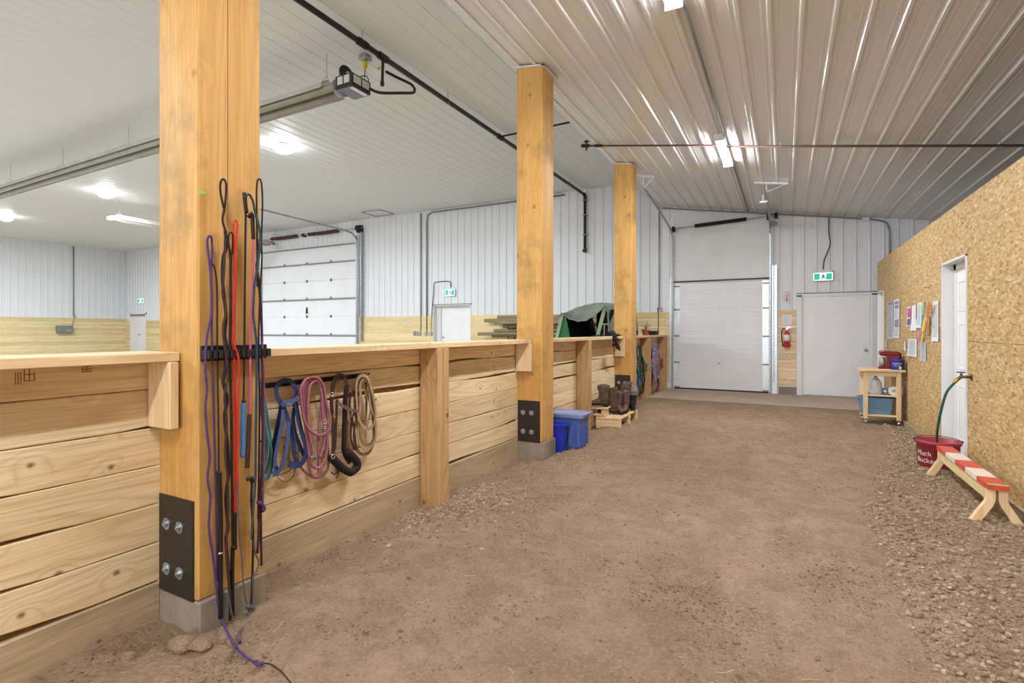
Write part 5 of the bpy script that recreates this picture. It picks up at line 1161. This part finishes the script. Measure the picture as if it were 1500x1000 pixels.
MB().box(cx0 + .01, cx1 - .01, cy0 + .012, cy1 - .0, .130, .150, b=.003).build('shelf', WHITEW[0], t)
# red coffee maker
DRED = plain('dark_red_plastic', '#7a1220', .25, 0, .08, 6, spec=.6)
t = empty('coffee_maker', (1.33, 9.12, .80), 'dark red coffee maker on top of the wooden cart', 'coffee maker')
MB().box(1.20, 1.33, 9.02, 9.20, .80, .825, b=.012).build('drip_base', DRED, t)
MB().box(1.30, 1.46, 9.03, 9.21, .80, 1.04, b=.02).build('body', DRED, t)
m = MB(); m.box(1.215, 1.46, 9.02, 9.21, .985, 1.05, b=.022); m.build('brew_head', DRED, t)
MB().tube([(1.225, 9.03, 1.045), (1.19, 9.02, 1.03), (1.235, 9.10, 1.065), (1.34, 9.03, 1.062)], .006, 6).build('lever', CHROME, t, sm=True)
MB().lathe([(0, 0), (.04, 0), (.043, .06), (.036, .11), (.03, .13), (0, .13)], (1.255, 9.10, .828), 16).build('carafe', plain('smoky_steel', '#a39a94', .3, .5, .1), t, sm=True)
MB().box(1.44, 1.475, 9.04, 9.2, .82, 1.03, b=.01).build('water_tank', BLACK, t)
t = empty('coffee_tin', (1.40, 8.93, .80), 'dark blue coffee tin with white lettering at the front of the cart top', 'tin')
CB = plain('tin_blue', '#1f2a86', .35, 0, .1, 6); c = (1.402, 8.93, .80)
MB().lathe([(0, 0), (.072, 0), (.072, .125), (0, .125)], c, 26).build('tin_body', CB, t, sm=False)
MB().lathe([(.0745, .122), (.0745, .145), (0, .146)], c, 26).build('lid', plain('tin_lid_blue', '#2c3aa4', .4), t)
m = MB(); text_mesh(m, 'COFFEE', .034, Matrix(((1, 0, 0, 0), (0, 1, 0, .085), (0, 0, 1, 0), (0, 0, 0, 1)))); text_mesh(m, 'GROUND', .018, Matrix(((1, 0, 0, 0), (0, 1, 0, .055), (0, 0, 1, 0), (0, 0, 0, 1))))
m.lathe([(0, 0), (.02, 0), (.02, .001), (0, .001)], (.035, .028, 0), 14)
def bend(m, c, R, ang):
    for v in m.v:
        a = ang + v.x / R; r = R + .0012 + v.z; z_ = c[2] + v.y; v.x, v.y, v.z = c[0] + r * math.cos(a), c[1] + r * math.sin(a), z_
bend(m, c, .072, -PI / 2 - .15); m.build('white_lettering', WHITE, t)
# jug, roll, packet, tub
JUG = plain('milky_plastic', '#c9ccd2', .3, 0, .06, 10)
t = empty('water_jug', (1.165, 9.02, .435), 'clear plastic gallon jug with blue cap on the cart middle shelf', 'jug')
m = MB(); m.lathe([(0, 0), (.068, .0), (.075, .012), (.075, .06), (.072, .075), (.075, .09), (.075, .15), (.066, .18), (.042, .215), (.022, .235), (.019, .25), (0, .25)], (1.165, 9.02, .436), 20); m.build('jug_body', JUG, t, sm=True)
MB().cyl((1.165, 9.02, .684), (1.165, 9.02, .704), .022, 14).build('cap', CB, t)
MB().tube(spline([(1.165, 8.975, .655), (1.17, 8.945, .62), (1.17, 8.94, .585)], .02), .010, 8).build('handle', JUG, t, sm=True)
t = empty('paper_towel_roll', (1.36, 9.0, .435), 'white paper roll lying end-on on the cart middle shelf', 'paper roll')
MB().lathe([(.02, -.07), (.062, -.07), (.062, .10), (.02, .10), (.02, -.07)], (1.36, 8.98, .499), 26, axis=1).build('paper', WHITE, t)
MB().lathe([(.020, -.072), (.022, -.072), (.022, .10), (.018, .10)], (1.36, 8.98, .499), 16, axis=1).build('cardboard_core', STUDW[0], t)
MB().lathe([(0, -.03), (.019, -.03)], (1.36, 8.98, .499), 14, axis=1).build('core_shade', DARK, t)  # dark disc puts the shade inside the roll's core into colour
t = empty('blue_packet', (1.262, 9.0, .435), 'small blue packet between the jug and the paper roll', 'packet')
m = MB().box(1.247, 1.292, 8.97, 9.10, .436, .525, b=.012); m.build('wrapper', plain('light_blue_wrap', '#5e86ac', .4, 0, .15, 20), t); MB().box(1.250, 1.289, 8.967, 8.971, .47, .50, b=.001).build('white_label', WHITE, t)
t = empty('small_blue_box', (1.05, 9.1, .435), 'tiny blue box at the left end of the cart middle shelf', 'box')
MB().box(1.015, 1.075, 8.965, 9.03, .436, .47, b=.003).build('carton', CB, t)
t = empty('blue_tub', (1.18, 9.07, .15), 'wide muted blue plastic tub pushed onto the cart bottom shelf', 'tub')
STB = plain('steel_blue_plastic', '#6b90ae', .42, 0, .1, 6)
m = tub(MB(), .955, 1.381, 8.925, 9.21, .152, .385, .03, rc=.05, lip=.012); m.build('tub_body', STB, t)
MB().tube(spline([(.952, 9.02, .365), (.915, 9.03, .372), (.912, 9.10, .372), (.952, 9.11, .365)], .02), .009, 8).build('handle', STB, t, sm=True)
m = MB()
for z_ in (.24, ): m.box(.99, 1.345, 8.928, 8.945, z_, z_ + .012, b=.003)
m.build('moulded_band', STB, t)
t = empty('plastic_bag', (1.46, 8.95, .25), 'crumpled white plastic bag squeezed between the cart and the wall', 'bag')
m = MB(); m.sphere((1.465, 9.02, .50), .035, 14, sc=(.6, 1.6, 2.0))
for v in m.v: v += Vector((.008, .01, .012)) * noise.noise(v * 22)
m.build('bag_body', JUG, t, sm=True)

# ================================================================== PAPERS AND RIBBONS ON THE PARTITION
PAPER = plain('paper_white', '#e2e2e4', .7, 0, .04, 3); PAPG = plain('paper_greyish', '#c9cad2', .7, 0, .06, 5); PRN = plain('grey_print', '#8d90a2', .8); PINKP = plain('pink_print', '#c8569a', .7); PURP = plain('purple_print', '#6a5a98', .7)
def pq(zx, zy): return 1285 + zx / 8.333, 420 + zy / 8.333
def sheet(x0, y0, x1, y1, label, mt=PAPER, prints=(), curl=.01, name='paper_sheet', group='papers pinned on the partition'):
    a = W(*pq(x0, (y0 + y1) / 2), X=XO - .004); b_ = W(*pq(x1, (y0 + y1) / 2), X=XO - .004); ym = W(*pq((x0 + x1) / 2, y0), X=XO - .004).z; yn = W(*pq((x0 + x1) / 2, y1), X=XO - .004).z
    t = empty(name, (XO, (a.y + b_.y) / 2, yn), label, 'paper', group)
    def S3(p, q, e=0.):  # p 0..1 left to right, q 0..1 top to bottom
        cu = curl * (q ** 3) * (.5 + .5 * math.cos(p * 3)) + .004 * (1 - math.sin(PI * p))
        return (XO - .003 - cu - e, a.y + (b_.y - a.y) * p, ym + (yn - ym) * q)
    m = MB(); n = 8; vs = []
    for e in (0, .0008): vs += [S3(i / n, j / n, e) for j in range(n + 1) for i in range(n + 1)]
    k0 = (n + 1) ** 2; fs = []
    for e in (0, k0): fs += [(e + j * (n + 1) + i, e + j * (n + 1) + i + 1, e + (j + 1) * (n + 1) + i + 1, e + (j + 1) * (n + 1) + i) for j in range(n) for i in range(n)]
    m.add(vs, fs); m.build('sheet', mt, t)
    for (p0, q0, p1, q1, pm) in prints:
        m = MB(); N = 6
        if pm == 'lines':
            q = q0
            while q < q1:
                pe = p1 - random.uniform(0, .25) * (p1 - p0)
                m.add([S3(p0 + (pe - p0) * i / N, q, .0016) for i in range(N + 1)] + [S3(p0 + (pe - p0) * i / N, q + .010, .0016) for i in range(N + 1)], [(i, i + 1, N + 2 + i, N + 1 + i) for i in range(N)]); q += .026
            m.build('printed_lines', PRN, t)
        else:
            m.add([S3(p0 + (p1 - p0) * i / N, q0 + (q1 - q0) * j / N, .0016) for j in range(N + 1) for i in range(N + 1)], [(j * (N + 1) + i, j * (N + 1) + i + 1, (j + 1) * (N + 1) + i + 1, (j + 1) * (N + 1) + i) for j in range(N) for i in range(N)])
            m.build('printed_block', pm, t)
    return t
sheet(125, 180, 195, 635, 'leftmost tall greyish printed sheet on the partition, beside the far doorway', PAPG, [(.1, .12, .9, .95, 'lines'), (.1, .02, .9, .09, PRN)])
sheet(205, 152, 275, 625, 'tall white sheet with dark printed blocks, second from the far doorway', PAPER, [(.15, .05, .85, .13, PRN), (.15, .15, .85, .24, PRN), (.1, .28, .6, .48, 'lines'), (.15, .52, .85, .72, PRN), (.1, .76, .9, .95, 'lines')])
sheet(370, 240, 412, 480, 'small pink and purple flyer on the partition', PAPER, [(.1, .08, .9, .56, PINKP), (.1, .62, .9, .95, PURP)])
sheet(425, 225, 478, 535, 'plain white sheet between the pink flyer and the ribbons', PAPER, [(.7, .4, .8, .55, PRN)], .02)
sheet(492, 192, 546, 500, 'white sheet partly behind the coloured ribbons', PAPER, [(.1, .1, .8, .9, 'lines')], .02)
sheet(682, 172, 752, 665, 'tall white sheet nearest the closed partition door', PAPER, [(.1, .1, .9, .9, 'lines')], .015)
sheet(384, 634, 486, 850, 'wide white sheet pinned low, left of the ribbon tails', PAPER, [(.1, .08, .9, .92, 'lines')], .02)
sheet(530, 684, 600, 905, 'small greyish printed sheet pinned lowest on the partition', PAPG, [(.1, .08, .9, .92, 'lines')], .01)
sheet(334, 668, 352, 780, 'narrow torn white tape strip above the coffee maker', PAPER, (), .004)
sheet(104, 648, 118, 728, 'tiny white paper strip beside the far doorway', PAPER, (), .004)
t = empty('clipboard', (XO, 7.6, 1.4), 'brown wooden clipboard hanging behind the coloured ribbons', 'clipboard')
a = W(*pq(608, 360), X=XO); b_ = W(*pq(650, 585), X=XO)
MB().box(XO - .014, XO - .006, min(a.y, b_.y), max(a.y, b_.y), b_.z, a.z, b=.002).build('board', STUDW[2], t)
MB().box(XO - .02, XO - .014, min(a.y, b_.y) + .02, max(a.y, b_.y) - .02, a.z - .03, a.z - .01, b=.002).build('clip', CHROME, t)
for lab, hexc, pts, w_ in (('yellow', '#d8cc3c', [(548, 195), (556, 270), (552, 345)], .030), ('light blue', '#4a9cc0', [(578, 185), (570, 250), (566, 330), (548, 430), (535, 480)], .034), ('orange', '#d97a1e', [(636, 190), (622, 260), (604, 340)], .060),
                             ('bright yellow', '#e6d21c', [(590, 375), (570, 430), (556, 500), (548, 545)], .045), ('salmon', '#e08a6c', [(602, 380), (600, 460), (590, 550)], .030), ('pink', '#d860a8', [(540, 520), (520, 590), (504, 675)], .050), ('lime green', '#a8cc4e', [(556, 545), (545, 620), (535, 700)], .036), ('black', '#1c1c20', [(590, 190), (575, 260), (563, 352)], .010)):
    m = MB(); P = spline([W(*pq(a_, b2), X=XO - .03 - .004 * len(lab)) for a_, b2 in pts], .03); m.strap(P, w_, .003, (1, .15, 0))
    tag(m.build('ribbon', plain('ribbon_' + lab.replace(' ', '_'), hexc, .5, 0, .06, 20)), '%s ribbon hanging in the coloured bundle on the partition' % lab, 'ribbon')
tag(MB().cyl((XO - .045, 6.0 + 1.63, 1.86), (XO, 6.0 + 1.63, 1.86), .004, 8).sphere((XO - .047, 7.63, 1.86), .008, 8).build('wall_peg', GALV), 'small metal peg above the ribbon bundle', 'peg')

# ================================================================== TAP, HOSE, BUCKET, BENCH
t = empty('water_tap', (XO - .02, 6.08, .92), 'brass garden tap with blue handle at the white partition door edge', 'tap')
tp = Vector((XO - .075, 6.10, .925))
MB().cyl((XO, 6.10, .925), (XO - .085, 6.10, .925), .013, 12).cyl((XO - .005, 6.10, .925), (XO - .0, 6.10, .925), .03, 16).cyl((tp.x, 6.10, .925), (tp.x - .03, 6.11, .895), .015, 12).cyl((tp.x, 6.1, .925), (tp.x, 6.1, .96), .010, 10).build('tap_body', plain('aged_brass', '#6e5636', .45, .5, .2, 20), t, sm=True)
MB().box(tp.x - .035, tp.x + .03, 6.09, 6.11, .962, .972, b=.004).build('handle', plain('blue_handle', '#2a3e9a', .4), t)
bc = Vector((1.318, 6.35, 0))
m = MB().tube(spline([(tp.x - .028, 6.11, .897), (tp.x - .05, 6.115, .86), (tp.x - .10, 6.13, .77), (tp.x - .135, 6.15, .6), (tp.x - .15, 6.2, .42), (bc.x - .02, bc.y - .06, .28), (bc.x + .0, bc.y - .03, .14), (bc.x + .03, bc.y + .05, .08)], .02), .011, 10)
t = empty('garden_hose', tp, 'dark green garden hose running from the tap down into the red bucket', 'hose'); m.build('hose_tube', plain('hose_green', '#1a5646', .4, 0, .1, 10), t, sm=True)
MB().cyl((tp.x - .022, 6.107, .905), (tp.x - .045, 6.113, .872), .016, 12).build('brass_coupling', BRASS, t)
t = empty('red_bucket', bc, 'dull red round feed bucket with white hand-painted lettering, standing by the white door', 'bucket')
BR = plain('dull_red_rubber', '#98303c', .5, 0, .14, 6)
MB().lathe([(0, 0), (.148, 0), (.156, .012), (.168, .262), (.178, .266), (.182, .28), (.180, .298), (.164, .298), (.146, .02), (0, .02)], (bc.x, bc.y, -.012), 40).build('bucket_body', BR, t, sm=True)
def rough_letters(txt, size, z_, ang):
    m = MB(); text_mesh(m, txt, size, Matrix.Identity(4))
    for v in m.v: v += Vector((noise.noise(v * 60) * .004, noise.noise(v * 60 + Vector((5, 5, 5))) * .004, 0))
    rr = .150 + .023 * z_ / .235 + .0045
    for v in m.v:
        a = ang + v.x / rr; z0 = z_ + v.y; r = .156 + .012 * (z0 + .012) / .262 + .002 + v.z; v.x, v.y, v.z = bc.x + r * math.cos(a), bc.y + r * math.sin(a), z0
    return m
CHALK = plain('chalky_white_paint', '#d9cfc8', .8, 0, .1, 40)
ang = -PI / 2 - .82
rough_letters('Muck', .066, .165, ang - .10).build('white_lettering', CHALK, t); rough_letters('Bucket', .068, .098, ang).build('white_lettering', CHALK, t)
MB().tube(spline([(bc.x - .178, bc.y, .288), (bc.x - .10, bc.y + .145, .297), (bc.x + .05, bc.y + .172, .297), (bc.x + .15, bc.y + .09, .295), (bc.x + .178, bc.y, .288)], .03), .004, 6).build('bail_handle', RUST, t, sm=True)
for s in (-1, 1): MB().sphere((bc.x + s * .182, bc.y, .283), .014, 8).build('handle_ear', RUST, t)
# painted bench
t = empty('painted_bench', (1.31, 5.33, 0), 'low wooden bench with red and white painted squares along the partition', 'bench')
REDP = plain('red_bench_paint', '#c9503e', .5, 0, .1, 12); WHP = plain('white_bench_paint', '#e0d2c4', .55, 0, .08, 12); LIME = plain('lime_green_paint', '#7ae05a', .5, 0, .06, 10)
by0, by1, bx0, bx1, bz = 4.66, 6.02, 1.238, 1.352, .29
MB().box(bx0 + .001, bx1 - .001, by0 + .03, by1, bz - .036, bz - .002, b=.003).build('top_board', WHITEW[1], t)
ys = [by0 + .028, 4.90, 5.17, 5.44, 5.72, by1]; 
for k in range(5):
    MB().box(bx0, bx1, ys[k] + .0005, ys[k + 1] - .0005, bz - .037, bz + .001, b=.001).build('painted_square', REDP if k % 2 == 0 else WHP, t)
MB().box(bx0, bx1, by0, by0 + .0275, bz - .036, bz + .001, b=.001).build('painted_end', REDP, t); MB().box(bx0 - .0005, bx1 + .0005, by0 + .002, by0 + .027, bz + .0005, bz + .0018).build('lime_stripe', LIME, t)
MB().box((bx0 + bx1) / 2 - .045, (bx0 + bx1) / 2 - .005, by0 + .08, by1 - .04, bz - .125, bz - .038, b=.003).build('stretcher', PALE[1], t)
for yy_ in (by0 + .03, by1 - .075):
    for s in (-1, 1):
        cxm = (bx0 + bx1) / 2; lo = -.035
        pts = [(cxm + s * .008, bz - .038), (cxm + s * .055, bz - .038), (cxm + s * .055, bz - .10), (cxm + s * .062, bz - .13), (cxm + s * .165, lo + .02), (cxm + s * .16, lo), (cxm + s * .118, lo), (cxm + s * .02, bz - .15), (cxm + s * .008, bz - .11)]
        pts = [(min(a_, XO - .045), z_) for a_, z_ in pts]
        MB().prism(pts, 1, yy_, yy_ + .045).build('leg', WHITEW[2], t)

# ================================================================== GRAVEL, CLODS, STRAW
ICO = [Vector(v).normalized() for v in ((0, 1, 1.618), (0, -1, 1.618), (0, 1, -1.618), (0, -1, -1.618), (1, 1.618, 0), (-1, 1.618, 0), (1, -1.618, 0), (-1, -1.618, 0), (1.618, 0, 1), (-1.618, 0, 1), (1.618, 0, -1), (-1.618, 0, -1))]
ICF = [(0, 1, 8), (0, 8, 4), (0, 4, 5), (0, 5, 9), (0, 9, 1), (1, 6, 8), (8, 6, 10), (8, 10, 4), (4, 10, 2), (4, 2, 5), (5, 2, 11), (5, 11, 9), (9, 11, 7), (9, 7, 1), (1, 7, 6), (3, 6, 7), (3, 7, 11), (3, 11, 2), (3, 2, 10), (3, 10, 6)]
rg = random.Random(3)
def rock(m, x, y, s, flat=.6):
    z = gz(x, y) + s * rg.uniform(0, .25); a = rg.uniform(0, PI); sx, sy, sz = s * rg.uniform(.7, 1.4), s * rg.uniform(.6, 1.), s * rg.uniform(.45, .8) * flat / .6
    ca, sa = math.cos(a), math.sin(a); vs = []
    for v in ICO:
        k = rg.uniform(.75, 1.2); px, py = v.x * sx * k, v.y * sy * k; vs.append((x + px * ca - py * sa, y + px * sa + py * ca, z + v.z * sz * k))
    m.add(vs, ICF, rg.random())
def ok(x, y):
    if x > XO - .05 or x < XK + .01: return False
    for p in PY:
        if XL - .02 < x < XR + .03 and p - .02 < y < p + PW + .04: return False
    return True
def patch(n, f, s0, s1, label, name='gravel', mt=None):
    m = MB(); k = 0; tries = 0
    while k < n and tries < n * 20:
        tries += 1; x, y = f()
        if ok(x, y): rock(m, x, y, s0 * (s1 / s0) ** (rg.random() ** 1.8)); k += 1
    o = m.build(name, mt or STONE); tag(o, label, 'gravel', kind='stuff'); return o
def fr():
    y = 2.2 + 7.0 * rg.random() ** 1.25; wdt = .95 if y < 4.6 else max(.25, .95 - (y - 4.6) * .2)
    return XO - .05 - wdt * rg.random() ** 1.3, y
patch(14000, fr, .006, .019, 'band of loose grey brown gravel along the foot of the partition wall')
patch(3200, lambda: (XK + .1 + abs(rg.gauss(0, .30)), rg.gauss(3.45, .30)), .007, .019, 'loose gravel heaped around the half wall stud')
patch(1300, lambda: (XK + .1 + abs(rg.gauss(0, .28)), rg.gauss(5.3, .3)), .005, .012, 'fine gravel around the foot of the middle post')
patch(2200, lambda: (rg.uniform(XK, XO), 1.2 + 7 * rg.random() ** 1.6), .003, .009, 'small pebbles scattered over the dirt floor', 'pebbles')
CRUMB = plain('moist_soil_crumb', '#86705a', .95, 0, .2, 40)  # dirt tone, evenly darkened for all crumbs
def crumb():
    while True:
        x = XK + (XO - XK) * rg.random() ** 1.5; y = 1.2 + 6.5 * rg.random() ** 1.5
        if noise.noise(Vector((x * 2.2, y * 2.2, 31))) + .25 * rg.random() > .18: return x, y
patch(2600, crumb, .004, .015, 'dark soil crumbs lying in clusters on the dirt floor', 'dirt_crumbs', CRUMB)
for x, y, s, lab in ((-2.27, 1.27, .05, 'brown dirt clod at the foot of the nearest post'), (-2.18, 1.30, .042, 'second brown dirt clod right beside the nearest post foot'), (-2.42, 1.14, .028, 'small brown clod left of the nearest post, in the bottom left corner'), (-2.30, 1.90, .022, 'dark clod at the foot of the half wall beyond the nearest post')):
    m = MB(); m.sphere((x, y, gz(x, y) + s * .25), s, 16, sc=(1.25, .9, .6))
    for v in m.v: v += Vector((1, 1, 1)) * noise.noise(v * 28) * s * .22
    tag(m.build('dirt_clod', DIRT, sm=True), lab, 'dirt clod')
STRAW = plain('straw', '#cdb98a', .7); m = MB()
for k in range(90):
    x = rg.uniform(-2.3, 1.2); y = rg.uniform(1.2, 6); a = rg.uniform(0, PI); L = rg.uniform(.02, .07)
    P = [(x + L * q * math.cos(a + q * .3), y + L * q * math.sin(a + q * .3), gz(x + L * q * math.cos(a), y + L * q * math.sin(a)) + .004) for q in (-.5, 0, .5)]; m.tube(P, .0011, 4)
tag(m.build('straw_bits', STRAW), 'thin straw bits strewn on the dirt floor', 'straw', kind='stuff')
